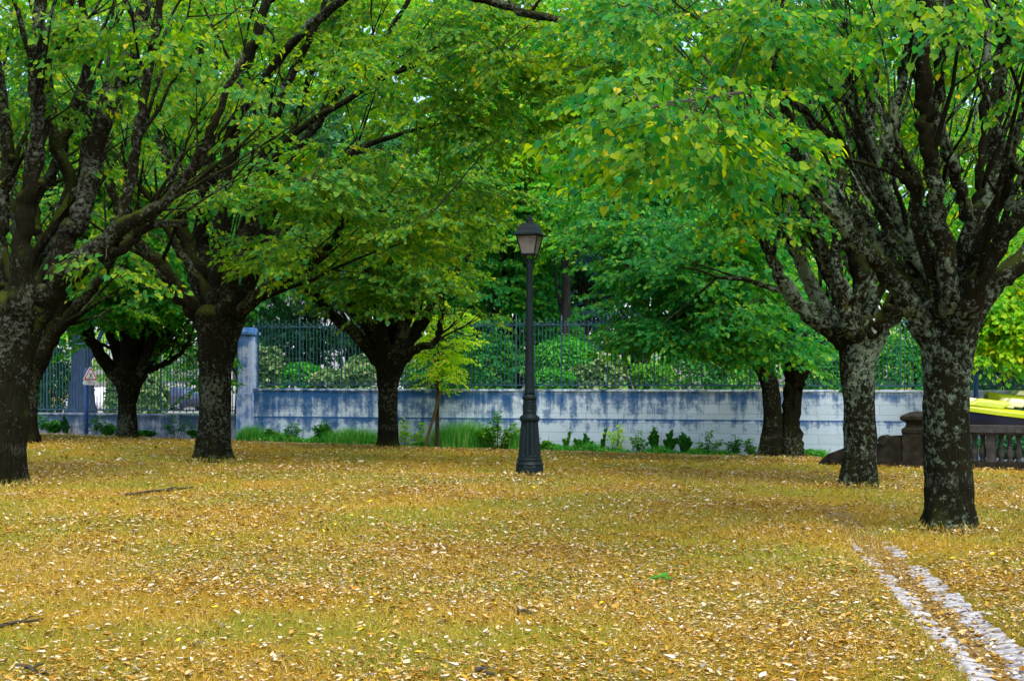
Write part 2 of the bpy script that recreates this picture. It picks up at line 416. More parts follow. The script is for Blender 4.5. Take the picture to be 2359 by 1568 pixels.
M['old_stone'] = simple('mossy_old_stone', (0.013, 0.0115, 0.007), 0.95, 0, 0.75, 7, 0.2, 0.6)
M['rail_stone'] = simple('weathered_rail_stone', (0.036, 0.034, 0.035), 0.95, 0, 0.6, 9, 0.2, 0.5)
M['kerb'] = simple('pale_kerb_stone', (0.55, 0.53, 0.50), 0.9, 0, 0.2, 5, 0.2, 0.3)
M['gutter'] = simple('pale_gutter_stone', (0.27, 0.27, 0.275), 0.95, 0, 0.6, 14, 0.08, 0.6)
M['mortar'] = simple('gutter_mortar', (0.15, 0.095, 0.022), 0.95, 0, 0.4, 20, 0.2, 0.6)
M['drive'] = simple('pale_driveway', (0.18, 0.18, 0.18), 0.9, 0, 0.15, 3, 0.2, 0.2)
M['render'] = simple('pale_house_render', (0.30, 0.31, 0.33), 0.9, 0, 0.08, 2)
M['slate'] = simple('slate_roof', (0.07, 0.08, 0.10), 0.7, 0, 0.3, 6)
M['window_dark'] = simple('dark_window_pane', (0.02, 0.03, 0.04), 0.15, 0, 0.2, 3, 0.6, 0)

def lantern_glass():
    m, n, l, b = new_mat('dusty_lantern_glass')
    v, tc = objvec(n, l)
    s = n.new('ShaderNodeSeparateXYZ'); l.new(tc.outputs['Object'], s.inputs[0])
    f = nz(n, l, v, 7, 6, 0.65)
    st = mth(n, l, 'ADD', f, mth(n, l, 'MULTIPLY', mth(n, l, 'SUBTRACT', s.outputs[2], 4.06), 0.9))
    r = ramp(n, [(0.38, (0.22, 0.21, 0.20)), (0.55, (0.13, 0.10, 0.075)), (0.72, (0.05, 0.022, 0.010))]); l.new(st, r.inputs[0])
    l.new(r.outputs[0], b.inputs['Base Color']); b.inputs['Roughness'].default_value = 0.35
    tr = n.new('ShaderNodeBsdfTransparent'); t2 = n.new('ShaderNodeBsdfTranslucent'); l.new(r.outputs[0], t2.inputs[0])
    m1 = n.new('ShaderNodeMixShader'); m1.inputs[0].default_value = 0.35; l.new(b.outputs[0], m1.inputs[1]); l.new(t2.outputs[0], m1.inputs[2])
    m2 = n.new('ShaderNodeMixShader'); m2.inputs[0].default_value = 0.12; l.new(m1.outputs[0], m2.inputs[1]); l.new(tr.outputs[0], m2.inputs[2])
    l.new(m2.outputs[0], n['Material Output'].inputs[0])
    return m
M['lantern_glass'] = lantern_glass()
def paint(name, col):
    m, n, l, b = new_mat(name)
    b.inputs['Base Color'].default_value = (*col, 1); b.inputs['Roughness'].default_value = 0.3; b.inputs['Coat Weight'].default_value = 0.6
    return m
M['car_dark'] = paint('dark_car_paint', (0.015, 0.022, 0.06))
M['car_white'] = paint('white_car_paint', (0.75, 0.76, 0.80))
M['glass'] = paint('car_glass', (0.05, 0.08, 0.12))
M['tyre'] = simple('tyre_rubber', (0.015, 0.015, 0.016), 0.8)
M['rim'] = simple('alloy_rim', (0.6, 0.6, 0.62), 0.35, 0.6, 0.1)
M['tail'] = paint('red_tail_lens', (0.65, 0.01, 0.02))

# ------------------------------------------------------------------ the ground
GX0, GSL = 2.84, 0.135                                        # gutter centre line x = GX0 + GSL * (y - 8)
def gutter_d(x, y): return (x - (GX0 + GSL * (y - 8))) / math.sqrt(1 + GSL**2)
xs = np.concatenate([[-900,-400,-200,-100,-60,-40,-30], np.arange(-24, -8, 1.0), np.arange(-8, 1.5, 0.3), np.arange(1.5, 5.5, 0.09), np.arange(5.5, 9, 0.3), np.arange(9, 25, 1.0), [30,40,60,100,200,400,900]])
ys = np.concatenate([[-400,-100,-40,-15,-5,0,3], np.arange(4.5, 20, 0.2), np.arange(20, 60, 0.6), [64,70,80,100,140,200,400,900,1500]])
XX, YY = np.meshgrid(xs, ys)
ZZ = gz(XX, YY)
nearm = (YY > 2) & (YY < 60) & (abs(XX) < 25)
hump = np.array([mnoise.noise((x*0.5, y*0.5, 3.1)) for x, y in zip(XX.ravel(), YY.ravel())]).reshape(XX.shape)
hump2 = np.array([mnoise.noise((x*1.9, y*1.9, 8.1)) for x, y in zip(XX.ravel(), YY.ravel())]).reshape(XX.shape)
ZZ = ZZ + np.where(nearm, hump * 0.02 + hump2 * 0.012, 0)
gd = gutter_d(XX, YY)
ZZ = np.where(YY > 45.5, -0.3, ZZ)
ZZ = ZZ - np.where((YY < 19.5), 0.07 * np.exp(-(gd / 0.27)**4), 0)
GV = np.stack([XX, YY, ZZ], -1).reshape(-1, 3)
ny, nx = XX.shape
ii, jj = np.meshgrid(np.arange(ny - 1), np.arange(nx - 1), indexing='ij')
q = ii * nx + jj
GT = np.concatenate([np.stack([q, q + 1, q + nx + 1], -1).reshape(-1, 3), np.stack([q, q + nx + 1, q + nx], -1).reshape(-1, 3)])
o = tri_object('ground', GV, GT, M['ground'], None, True)
tag(o, 'dry golden lawn under the lime trees strewn with dead leaves', 'ground', None, 'structure')

def wall_pt(px, dy=0.0):
    k = (px - CX) / F
    Y = (40.298 - 1.0303 * dy) / (1 + 0.248 * k)                       # dy: metres in front of the wall
    return np.array([k * Y, Y])
WD = np.array([0.9706, -0.2407]); WANG = math.atan2(-0.2407, 0.9706)
def wall_s(px): return float((wall_pt(px) - wall_pt(580)) @ WD)

# garden lawn and driveway behind the fence
def sheet(name, corners, mat, label, cat):
    me = bpy.data.meshes.new(name)
    me.from_pydata([tuple(map(float, c)) for c in corners], [], [(0,1,2,3)])
    return tag(link_mesh(me, name, mat), label, cat, None, 'structure')
a, b2 = wall_pt(-300, -0.4), wall_pt(2700, -0.4)
sheet('lawn', [(a[0]-30, a[1]+7, .12), (b2[0]+30, b2[1]-7, .12), (80, 84, .02), (-80, 84, .02)], M['lawn'], 'green garden lawn behind the railings', 'lawn')
sheet('driveway', [(-80, 84, .03), (80, 84, .03), (80, 112, .03), (-80, 112, .03)], M['drive'], 'pale driveway with parked cars far behind the railings', 'driveway')

# ------------------------------------------------------------------ leaves
LEAF6 = (np.array([[0,0.03,0],[-0.38,-0.02,.05],[-0.46,.38,.07],[0,1.0,-.10],[.46,.38,.07],[.38,-0.02,.05],[0,.42,-.03]]), np.array([[6,0,1],[6,1,2],[6,2,3],[6,3,4],[6,4,5],[6,5,0]]))
def _heart():
    o = [(0,.04,.02),(-.20,-.06,.04),(-.42,.06,.06),(-.50,.30,.05),(-.42,.56,.0),(-.22,.80,-.06),(.02,1.06,-.17),(.24,.78,-.05),(.44,.54,.02),(.50,.28,.07),(.40,.04,.08),(.20,-.07,.05)]
    c = [(0,.25,-.05),(0,.60,-.08)]
    f = []
    for i in range(12):
        a, b = i, (i + 1) % 12
        f.append([12 if (i < 3 or i > 8) else 13, a, b])
    f += [[12,3,13],[13,9,12]]
    return np.array(o + c), np.array(f)
LEAF12 = _heart()
LEAF4 = (np.array([[0,0,0],[-.42,.38,.06],[0,1.0,-.08],[.42,.38,.06]]), np.array([[0,2,1],[0,3,2]]))
NEEDLE = (np.array([[0,0,0],[-.10,.5,.02],[0,1.0,0],[.10,.5,.02]]), np.array([[0,2,1],[0,3,2]]))

def frames(d, up):
    d = d / (np.linalg.norm(d, axis=-1, keepdims=True) + 1e-9)
    y = np.cross(up, d); y /= np.linalg.norm(y, axis=-1, keepdims=True) + 1e-9
    z = np.cross(d, y)
    return np.stack([d, y, z], -1)          # columns

def leaf_cloud(leaf, pos, ldir, nrm, size):
    """leaves with stalk at pos, pointing along ldir, faces along nrm"""
    LV, LT = leaf
    A = frames(np.asarray(ldir, float), np.asarray(nrm, float))       # x = length, y = across, z = normal
    V = pos[:, None, :] + size[:, None, None] * (LV[None, :, 1:2] * A[:, None, :, 0] + LV[None, :, 0:1] * A[:, None, :, 1] + LV[None, :, 2:3] * A[:, None, :, 2])
    T = LT[None] + (np.arange(len(pos)) * len(LV))[:, None, None]
    return V.reshape(-1, 3), T.reshape(-1, 3)

def spray_template(leaf, size, length, shoots, step, droop, r):
    """a flat spray: a twig with side shoots and alternate leaves"""
    pos, ld, nm = [], [], []
    def shoot(p0, ang, ln):
        k = max(2, int(ln / step)); side = 1
        for i in range(k + 1):
            t = (i + 0.6) / (k + 0.6)
            p = p0 + np.array([math.cos(ang), math.sin(ang), -droop * t * 0.5]) * ln * t
            a2 = ang + side * (0.95 - 0.6 * t) + r.normal(0, 0.25)
            pos.append(p + r.normal(0, 0.012, 3))
            ld.append([math.cos(a2), math.sin(a2), -0.35 - abs(r.normal(0, 0.35))])
            nm.append([r.normal(0, 0.55), r.normal(0, 0.55), 1])
            side = -side
    shoot(np.zeros(3), 0, length)
    for i in range(shoots):
        t = (i + 1) / (shoots + 1.5)
        shoot(np.array([length * t, 0, -droop * t * 0.3 * length]), (1 if i % 2 else -1) * r.uniform(0.6, 0.95), length * r.uniform(0.35, 0.55) * (1.15 - 0.5 * t))
    pos, ld, nm = np.array(pos), np.array(ld), np.array(nm)
    V, T = leaf_cloud(leaf, pos, ld, nm, size * r.uniform(0.7, 1.15, len(pos)))
    tv, tf = tube_arrays([[0,0,0],[length*.5,0,-droop*length*.08],[length,0,-droop*length*.5]], [0.007,0.005,0.003], 3)
    tt = []
    for f in tf[:-2]:
        tt += [(f[0], f[1], f[2]), (f[0], f[2], f[3])]
    tt = np.array(tt) + len(V)
    return np.vstack([V, tv]), np.vstack([T, tt]), np.concatenate([np.zeros(len(T), np.int32), np.ones(len(tt), np.int32)])

_r = np.random.default_rng(3)
SPRAY_NEAR = [spray_template(LEAF6, 0.100, 0.72, 3, 0.075, 0.35, _r) for _ in range(7)]
SPRAY_CLOSE = [spray_template(LEAF12, 0.098, 0.62, 3, 0.075, 0.7, _r) for _ in range(7)]
SPRAY_FAR = [spray_template(LEAF4, 0.19, 0.95, 3, 0.12, 0.3, _r) for _ in range(6)]
SPRAY_CEDAR = [spray_template(NEEDLE, 0.26, 1.1, 6, 0.05, 0.1, _r) for _ in range(4)]

class Crown:
    def __init__(self): self.V, self.T, self.Mi, self.n = [], [], [], 0
    def raw(self, V, T, mi):
        self.V.append(V); self.T.append(T + self.n); self.Mi.append(np.full(len(T), mi, np.int32) if np.isscalar(mi) else mi); self.n += len(V)
    def sprays(self, tmpl, pos, d, up, sc):
        pick = rng.integers(0, len(tmpl), len(pos))
        A = frames(d, up)
        for k, (tv, tt, tm) in enumerate(tmpl):
            s = np.where(pick == k)[0]
            if not len(s): continue
            V = pos[s][:, None, :] + sc[s][:, None, None] * np.einsum('vi,sji->svj', tv, A[s])
            T = tt[None] + (np.arange(len(s)) * len(tv))[:, None, None]
            self.raw(V.reshape(-1, 3), T.reshape(-1, 3), np.tile(tm, len(s)))
    def clump(self, tmpl, c, axis, n, s, flat=0.32, sc=1.0):
        phi = rng.uniform(0, 2 * math.pi, n)
        h = np.stack([np.cos(phi), np.sin(phi), np.zeros(n)], 1)
        ax = np.array([axis[0], axis[1], 0.0]); ax /= np.linalg.norm(ax) + 1e-6
        d = h + 0.55 * ax + np.stack([rng.normal(0, .12, n), rng.normal(0, .12, n), rng.normal(-0.16, 0.24, n)], 1)
        rad = s * np.sqrt(rng.uniform(0, 1, n)) * 0.62
        pos = c + h * rad[:, None] * 0.8 + np.stack([np.zeros(n), np.zeros(n), rng.normal(0, flat * 0.5 * s, n) - 0.25 * rad], 1)
        up = np.stack([rng.normal(0, .28, n), rng.normal(0, .28, n), np.ones(n)], 1)
        self.sprays(tmpl, pos, d, up, rng.uniform(0.75, 1.15, n) * sc)
    def branch(self, pts, rad, n=5):
        v, f = tube_arrays(pts, rad, n)
        t = []
        for q in f[:-2]: t += [(q[0], q[1], q[2]), (q[0], q[2], q[3])]
        self.raw(v, np.array(t), 1)
    def build(self, parent, mats, base, name='crown'):
        V = np.concatenate(self.V) - np.asarray(base); T = np.concatenate(self.T)
        return tri_object(name, V, T, mats, parent, False, np.concatenate(self.Mi))

def wiggle(a, b, n=6, lift=0.25, j=0.06):
    a, b = np.asarray(a, float), np.asarray(b, float)
    t = np.linspace(0, 1, n)[:, None]
    L = np.linalg.norm(b - a)
    mid = (a + b) / 2 + np.array([0, 0, lift * L * 0.35]) + rng.normal(0, j * L, 3)
    p = (1-t)**2 * a + 2*t*(1-t) * mid + t*t * b
    p[1:-1] += rng.normal(0, 0.02 * L, (n - 2, 3))
    return p

# ------------------------------------------------------------------ the pollarded limes
def lime_tree(label, base, Yd, bole, limbs, masses, leaf, bark='bark', nlimbclump=3, clump_n=11, extra=4, sc=1.0, topclumps=14, above=True, bleaf=0.5, tmpl=None, blen=1.0, group='pollarded lime trees on the lawn', extra_parts=None):
    """bole: [(px, py, width px)] upward; limbs: [[(px, py, width px, metres nearer/farther)]]; masses of leaves: (px, py, rx, ry, Y, rY, n)"""
    Y = base[1]; tmpl = tmpl or SPRAY_NEAR
    t = thing('lime_tree', base, label, 'tree', group)
    b = np.array([[*P(px, py, Y), w / 2 / F * Y] for px, py, w in bole])
    b[0, 2] = base[2] - 0.12
    b[:, 3] *= 0.93
    ax0 = b[-1, :3] - b[-2, :3]; ax0 = ax0 / np.linalg.norm(ax0); r9 = b[-1, 3]
    bs = smooth_line(b, 7)
    bs = np.vstack([bs, *[[*(b[-1, :3] + ax0 * r9 * q), r9 * w] for q, w in ((.22, .90), (.40, .70), (.50, .45), (.54, .2))]])
    seed = rng.uniform(0, 50)
    mb = MB()
    V0, F0 = tube_arrays(bs[:, :3], bs[:, 3], 34, 0.12, seed)
    zz = V0[:, 2] - base[2]; rel = V0[:, :2] - base[:2]; aa = np.arctan2(rel[:, 1], rel[:, 0])
    V0[:, :2] = base[:2] + rel * (1 + np.exp(-np.clip(zz, 0, 9) / .20) * (.05 + .34 * (.5 + .5 * np.cos(5 * aa + seed)) ** 2 + .08 * np.cos(3 * aa + seed * 2)))[:, None]
    mb.add(V0, F0)
    crot = b[-1, :3]
    mb.build('trunk', M[bark], t, True, base)
    nodes, naxis = [], []
    cr = Crown()
    lines = []
    for L in limbs:
        p = np.array([[*P(px, py, Y + dY), w / 2 / F * (Y + dY)] for px, py, w, dY in L])
        if len(p) > 2 and above and L[-1][1] < 60:                    # carry on above the picture
            d = p[-1, :3] - p[-2, :3]; d = d / np.linalg.norm(d)
            p = np.vstack([p, [*(p[-1, :3] + d * 1.6 + [0, 0, 0.3]), p[-1, 3] * 0.7], [*(p[-1, :3] + d * 2.9 + [0, 0, 0.9]), p[-1, 3] * 0.35]])
        lines.append(p)
    for k in range(extra):                                            # limbs round the back and front of the head
        az = rng.uniform(0, 2*math.pi); el = R(rng.uniform(45, 68)); ln = rng.uniform(3.0, 4.6)
        p = [[*crot, r9 * 0.55]]
        d = np.array([math.cos(az)*math.cos(el), abs(math.sin(az))*math.cos(el) * 0.8 + .15, math.sin(el)])
        for s in (0.18, 0.4, 0.65, 0.85, 1.0):
            q2 = crot + d * ln * s + np.array([0, 0, 0.5 * s * s]) + rng.normal(0, 0.12, 3)
            p.append([*q2, r9 * (0.28 - 0.21 * s)])
        lines.append(np.array(p))
    for li, p in enumerate(lines):
        root = np.array([*(crot * 0.55 + p[0, :3] * 0.45 - np.array([0, 0, 0.12])), p[0, 3] * 1.12])
        if np.linalg.norm(p[0, :3] - crot) > 0.75: root = np.array([*(p[0, :3] - np.array([0, 0, .12])), p[0, 3]])
        s = smooth_line(np.vstack([root, p]), 6)
        s[2:, :3] += rng.normal(0, 0.018, (len(s) - 2, 3))
        s[:, 3] *= 1 + rng.normal(0, 0.05, len(s))
        s[3:, 3] *= 0.84
        s[:, 3] = np.maximum(s[:, 3], 0.010)
        mbl = MB(); mbl.tube(s[:, :3], s[:, 3], 12 if s[0, 3] > 0.08 else 9, 0, 0.16, seed + li)
        m = len(s)
        # old cut stubs and side branches
        for k in range(rng.integers(1, 4)):
            i = rng.integers(m // 4, max(m // 4 + 1, m - 3)); r0 = s[i, 3]
            d = rng.normal(0, 1, 3); d[2] = abs(d[2]) * 0.6; d /= np.linalg.norm(d)
            mbl.tube([s[i, :3], s[i, :3] + d * (r0 + 0.03), s[i, :3] + d * (r0 + rng.uniform(.04, .10))], [r0*.75, r0*.55, r0*.45], 8, 0, 0.1, seed)
        for k in range(rng.integers(4, 8)):
            i = int(rng.uniform(0.28, 0.9) * m); i = min(i, m - 2); ax = s[min(i+2, m-1), :3] - s[i, :3]; ax /= np.linalg.norm(ax) + 1e-6
            d = ax + rng.normal(0, 0.42, 3); d[2] = abs(d[2]) + 0.2; d /= np.linalg.norm(d)
            ln = rng.uniform(1.2, 3.0) * blen
            bend = rng.normal(0, .12, 3)
            pts = [s[i, :3] + d * ln * u + (np.array([0, 0, 0.22]) + bend) * ln * .5 * u * u + rng.normal(0, 0.025, 3) * (u > 0) for u in np.linspace(0, 1, 8)]
            r0 = min(s[i, 3] * rng.uniform(0.3, 0.5), .055)
            mbl.tube(pts, np.linspace(r0, max(0.006, r0 * 0.22), 8), 7, 0, 0.06, seed)
            nodes += pts[3:]; naxis += [d] * 5
            for k2 in range(2):
                j = rng.integers(3, 7); d2 = d + rng.normal(0, .5, 3); d2 /= np.linalg.norm(d2); l2 = rng.uniform(.5, 1.3)
                q2 = [pts[j] + d2 * l2 * u + np.array([0, 0, .1 * u * u]) for u in np.linspace(0, 1, 5)]
                mbl.tube(q2, np.linspace(r0 * .4, .004, 5), 5); nodes.append(q2[-1])
                if rng.uniform() < bleaf: cr.clump(tmpl, q2[-1], d2, 2, 0.4, 0.3, sc)
            if rng.uniform() < bleaf: cr.clump(tmpl, pts[-1] + rng.normal(0, 0.15, 3), d, max(3, clump_n // 3), 0.6, 0.3, sc)
        mbl.build('limb', M[bark], t, True, base)
        for i in range(m // 3, m, 2):
            nodes.append(s[i, :3]); naxis.append(s[min(i+1, m-1), :3] - s[i, :3])
        for k in range(nlimbclump):
            i = int(rng.uniform(0.62, 1.0) * (m - 1))
            c = s[i, :3] + rng.normal(0, 1, 3) * np.array([.55, .55, .3])
            cr.branch(wiggle(s[i, :3], c, 5), np.linspace(min(.02, s[i, 3]), .006, 5), 4)
            cr.clump(tmpl, c, c - s[i, :3], clump_n, 0.6, 0.35, sc)
    N = np.array(nodes)
    cl = []
    for px, py, rx, ry, Ym, rY, n in masses:
        for k in range(n):
            v = rng.normal(0, 1, 3); v = v / np.linalg.norm(v) * rng.uniform(0, 1) ** 0.4
            cl.append(P(px + rx * v[0], py + ry * v[1], Ym + rY * v[2]))
    for k in range(topclumps):                                        # the head of the crown above the picture
        an = rng.uniform(0, 6.28); rr = rng.uniform(0.3, 3.6)
        cl.append(crot + np.array([rr*math.cos(an), rr*math.sin(an), rng.uniform(3.6, 6.2) - rr * 0.35]))
    for c in cl:
        dd = np.linalg.norm(N - c, axis=1) + np.where(N[:, 2] > c[2] + 0.5, 1.2, 0)
        i = int(np.argmin(dd)); D = float(np.linalg.norm(N[i] - c))
        if D > 0.25:
            cr.branch(wiggle(N[i], c, 7, 0.3), np.linspace(0.007 + 0.0055 * D, 0.006, 7), 5)
        ax = c - N[i]
        if rng.uniform() < 0.5 and D > 0.8: nodes.append(c); N = np.vstack([N, c])
        cr.clump(tmpl, c, ax, clump_n, rng.uniform(0.8, 1.3), 0.26, sc)
    cr.build(t, [M[leaf], M['twig']], base)
    if extra_parts: extra_parts(t, base)
    return t

def scar(t, base):
    mb = MB()
    c = [P(2014, y, base[1] - 0.40) for y in (733, 742, 754, 764, 772)]
    mb.tube(c, [.018, .045, .05, .042, .015], 10, 0, 0.1)
    o2 = mb.build('bare_wood_scar', M['scar'], t, True, base)
    o2['label'] = 'pale grey bare wood where a limb tore off'

R1 = on_ground(2187, 1219)
lime_tree('thick lichen-covered lime tree nearest on the right, in front of the balustrade', R1, 0,
    [(2187,1222,128),(2186,1190,118),(2184,1100,114),(2180,950,112),(2180,850,116),(2186,770,136),(2192,715,150)],
    [[(2140,770,74,0),(2090,690,62,-.2),(2020,600,50,-.4),(1950,530,45,-.6),(1890,420,38,-.7),(1830,310,32,-.8),(1795,200,27,-.9),(1768,60,22,-1.0)],
     [(2168,725,70,.3),(2110,600,58,.4),(2045,500,48,.6),(2000,400,42,.7),(1984,300,34,.8),(1955,200,28,.8),(1925,90,20,.9)],
     [(2070,640,46,.5),(1995,514,44,.5),(1930,490,36,.4),(1860,410,26,.4),(1800,330,22,.3)],
     [(2165,690,44,-.3),(2113,514,34,-.4),(2105,433,32,-.5),(2061,385,30,-.6),(2043,323,28,-.6),(2069,239,27,-.7),(2087,147,25,-.7),(2110,20,20,-.8)],
     [(2190,680,60,-.5),(2164,514,48,-.6),(2150,422,46,-.7),(2135,330,44,-.8),(2131,257,42,-.8),(2127,147,40,-.9),(2124,10,34,-1)],
     [(2225,640,46,-.2),(2227,495,36,-.3),(2205,422,33,-.3),(2186,352,32,-.4),(2157,270,30,-.4),(2172,120,26,-.5),(2185,20,20,-.5)],
     [(2235,640,30,.3),(2245,514,26,.3),(2252,440,25,.3),(2267,330,23,.3),(2271,220,22,.3),(2274,30,20,.3)],
     [(2230,650,56,.8),(2274,477,44,1.0),(2288,367,42,1.1),(2293,257,38,1.2),(2307,147,36,1.3),(2312,10,32,1.4)],
     [(2235,660,52,-.3),(2274,532,40,-.5),(2311,440,36,-.7),(2333,349,32,-.9),(2365,250,28,-1.1),(2390,60,22,-1.3)],
     [(2235,740,70,.1),(2300,640,60,.1),(2365,590,54,.2),(2440,480,40,.3),(2480,330,30,.3)],
     [(2225,710,66,-.5),(2285,590,52,-.8),(2350,480,44,-1.0),(2420,350,32,-1.2)]],
    [(1500,245,90,50,11.4,.6,4),(1640,265,90,70,12.0,.8,5),(1730,60,180,60,13.8,1.2,7),(1960,30,260,50,15,1.2,9),(2270,30,110,60,14,.8,4),(1740,345,70,34,14.2,.4,5),(1560,340,100,30,12.4,.5,4),(1440,6,110,20,16,.8,4)],
    'leaf_lime', 'bark_lichen', 0, 9, 5, .80, 14, bleaf=0.16, tmpl=SPRAY_CLOSE)

R2 = on_ground(1981, 1121)
lime_tree('slimmer lime tree behind the nearest right one with a pale scar under its fork', R2, 0,
    [(1981,1124,92),(1981,1095,84),(1981,1000,78),(1978,900,78),(1975,840,88),(1985,780,112),(1990,755,118)],
    [[(1960,800,54,0),(1900,750,50,-.2),(1830,690,44,-.3),(1790,620,34,-.5),(1760,560,28,-.5),(1725,510,24,-.6),(1700,430,18,-.6),(1685,390,14,-.6)],
     [(1960,780,50,.2),(1880,680,42,.3),(1840,590,36,.4),(1800,520,30,.4),(1785,430,24,.5),(1770,300,18,.5)],
     [(1970,740,46,-.3),(1930,640,40,-.4),(1880,560,32,-.5),(1850,470,26,-.5),(1820,400,22,-.6)],
     [(1990,740,56,.1),(1985,640,48,.2),(1972,560,42,.3),(1985,450,38,.4),(2000,330,36,.5),(2010,200,28,.5)],
     [(1955,750,40,-.5),(1940,690,36,-.6),(1925,600,30,-.6),(1932,500,26,-.7),(1940,380,20,-.7)],
     [(2010,760,48,-.3),(2050,715,40,-.4),(2110,640,34,-.5),(2160,560,28,-.5)],
     [(2010,765,40,.4),(2070,720,34,.6),(2120,690,28,.8),(2200,600,24,1.0)],
     [(1985,740,34,.6),(1900,600,26,1.0),(1870,480,22,1.2),(1865,330,18,1.3),(1870,150,14,1.4)]],
    [(1900,200,260,180,25,1.4,16),(1740,470,50,70,22,.8,4),(2150,200,170,160,25,1.4,8),(1690,300,100,80,22.5,1.0,9),(1450,130,160,110,24,1.5,16),(1500,-4,150,22,26,1.2,8),(1850,10,200,40,26,1.2,7)],
    'leaf_lime', 'bark_lichen', 0, 10, 5, 1.0, extra_parts=scar, bleaf=0.3)

R3 = on_ground(1800, 1051)
lime_tree('twin-stemmed lime tree by the pale end of the wall with low green drapery', R3, 0,
    [(1772,1056,66),(1776,1040,58),(1780,960,46),(1774,890,44),(1758,840,50),(1748,815,52)],
    [[(1745,820,40,0),(1722,800,36,-.2),(1700,740,28,-.4),(1660,640,22,-.6),(1600,560,16,-.9)],
     [(1755,820,36,.2),(1760,760,30,.3),(1750,640,24,.4),(1720,500,18,.5)],
     [(1826,1054,66,0),(1823,1000,56,0),(1824,920,48,0),(1832,850,46,0),(1815,770,34,.2),(1790,650,24,.4),(1760,480,16,.6)],
     [(1838,880,40,-.1),(1860,820,32,-.3),(1890,780,24,-.5),(1930,730,16,-.7)],
     [(1826,870,38,.1),(1800,800,32,-.3),(1770,730,24,-.6),(1700,690,16,-1.0)]],
    [(1580,610,170,130,31,1.8,48),(1690,720,110,60,30.6,1.0,16),(1470,500,140,110,33,2,30),(1590,410,150,80,33.5,2,22),(1500,745,90,30,31,.7,9),(1610,775,70,18,30.6,.5,4),(1810,785,50,16,30.6,.4,4),(1700,540,80,140,32,1.5,20)],
    'leaf_emerald', 'bark', 1, 11, 2, 1.15, above=False)

C1 = on_ground(893, 1027)
lime_tree('lime tree in the middle by the leaning stake with low olive foliage', C1, 0,
    [(893,1030,56),(894,1010,50),(893,930,48),(894,880,54),(898,840,74),(900,815,88)],
    [[(872,832,40,0),(820,770,32,-.3),(770,730,28,-.5),(735,690,22,-.7),(690,640,16,-.9)],
     [(880,815,38,.3),(840,740,30,.4),(800,690,26,.5),(775,630,20,.6),(760,540,14,.7)],
     [(890,805,40,-.3),(870,720,32,-.4),(852,640,26,-.5),(840,540,18,-.6),(830,430,12,-.6)],
     [(900,805,40,.1),(905,720,32,.1),(900,640,26,.2),(910,520,20,.2),(930,400,14,.3)],
     [(915,805,36,-.2),(940,730,30,-.3),(955,660,24,-.4),(985,560,18,-.5),(1030,450,12,-.6)],
     [(925,832,30,0),(960,802,24,-.2),(1000,790,18,-.3),(1015,740,16,-.4),(1020,700,13,-.4)],
     [(920,820,34,.5),(965,760,26,.8),(1010,690,20,1.1),(1070,600,14,1.4),(1110,500,10,1.6)]],
    [(880,520,190,90,33.6,2.0,30),(940,460,170,130,34.4,2.4,20),(800,610,80,40,32.6,.8,5),(940,640,80,36,32.6,.7,7),(890,690,30,12,32.6,.3,1),(760,520,100,90,34.4,1.6,10)],
    'leaf_olive', 'bark', 1, 10, 4, 1.1, above=False, blen=.9)

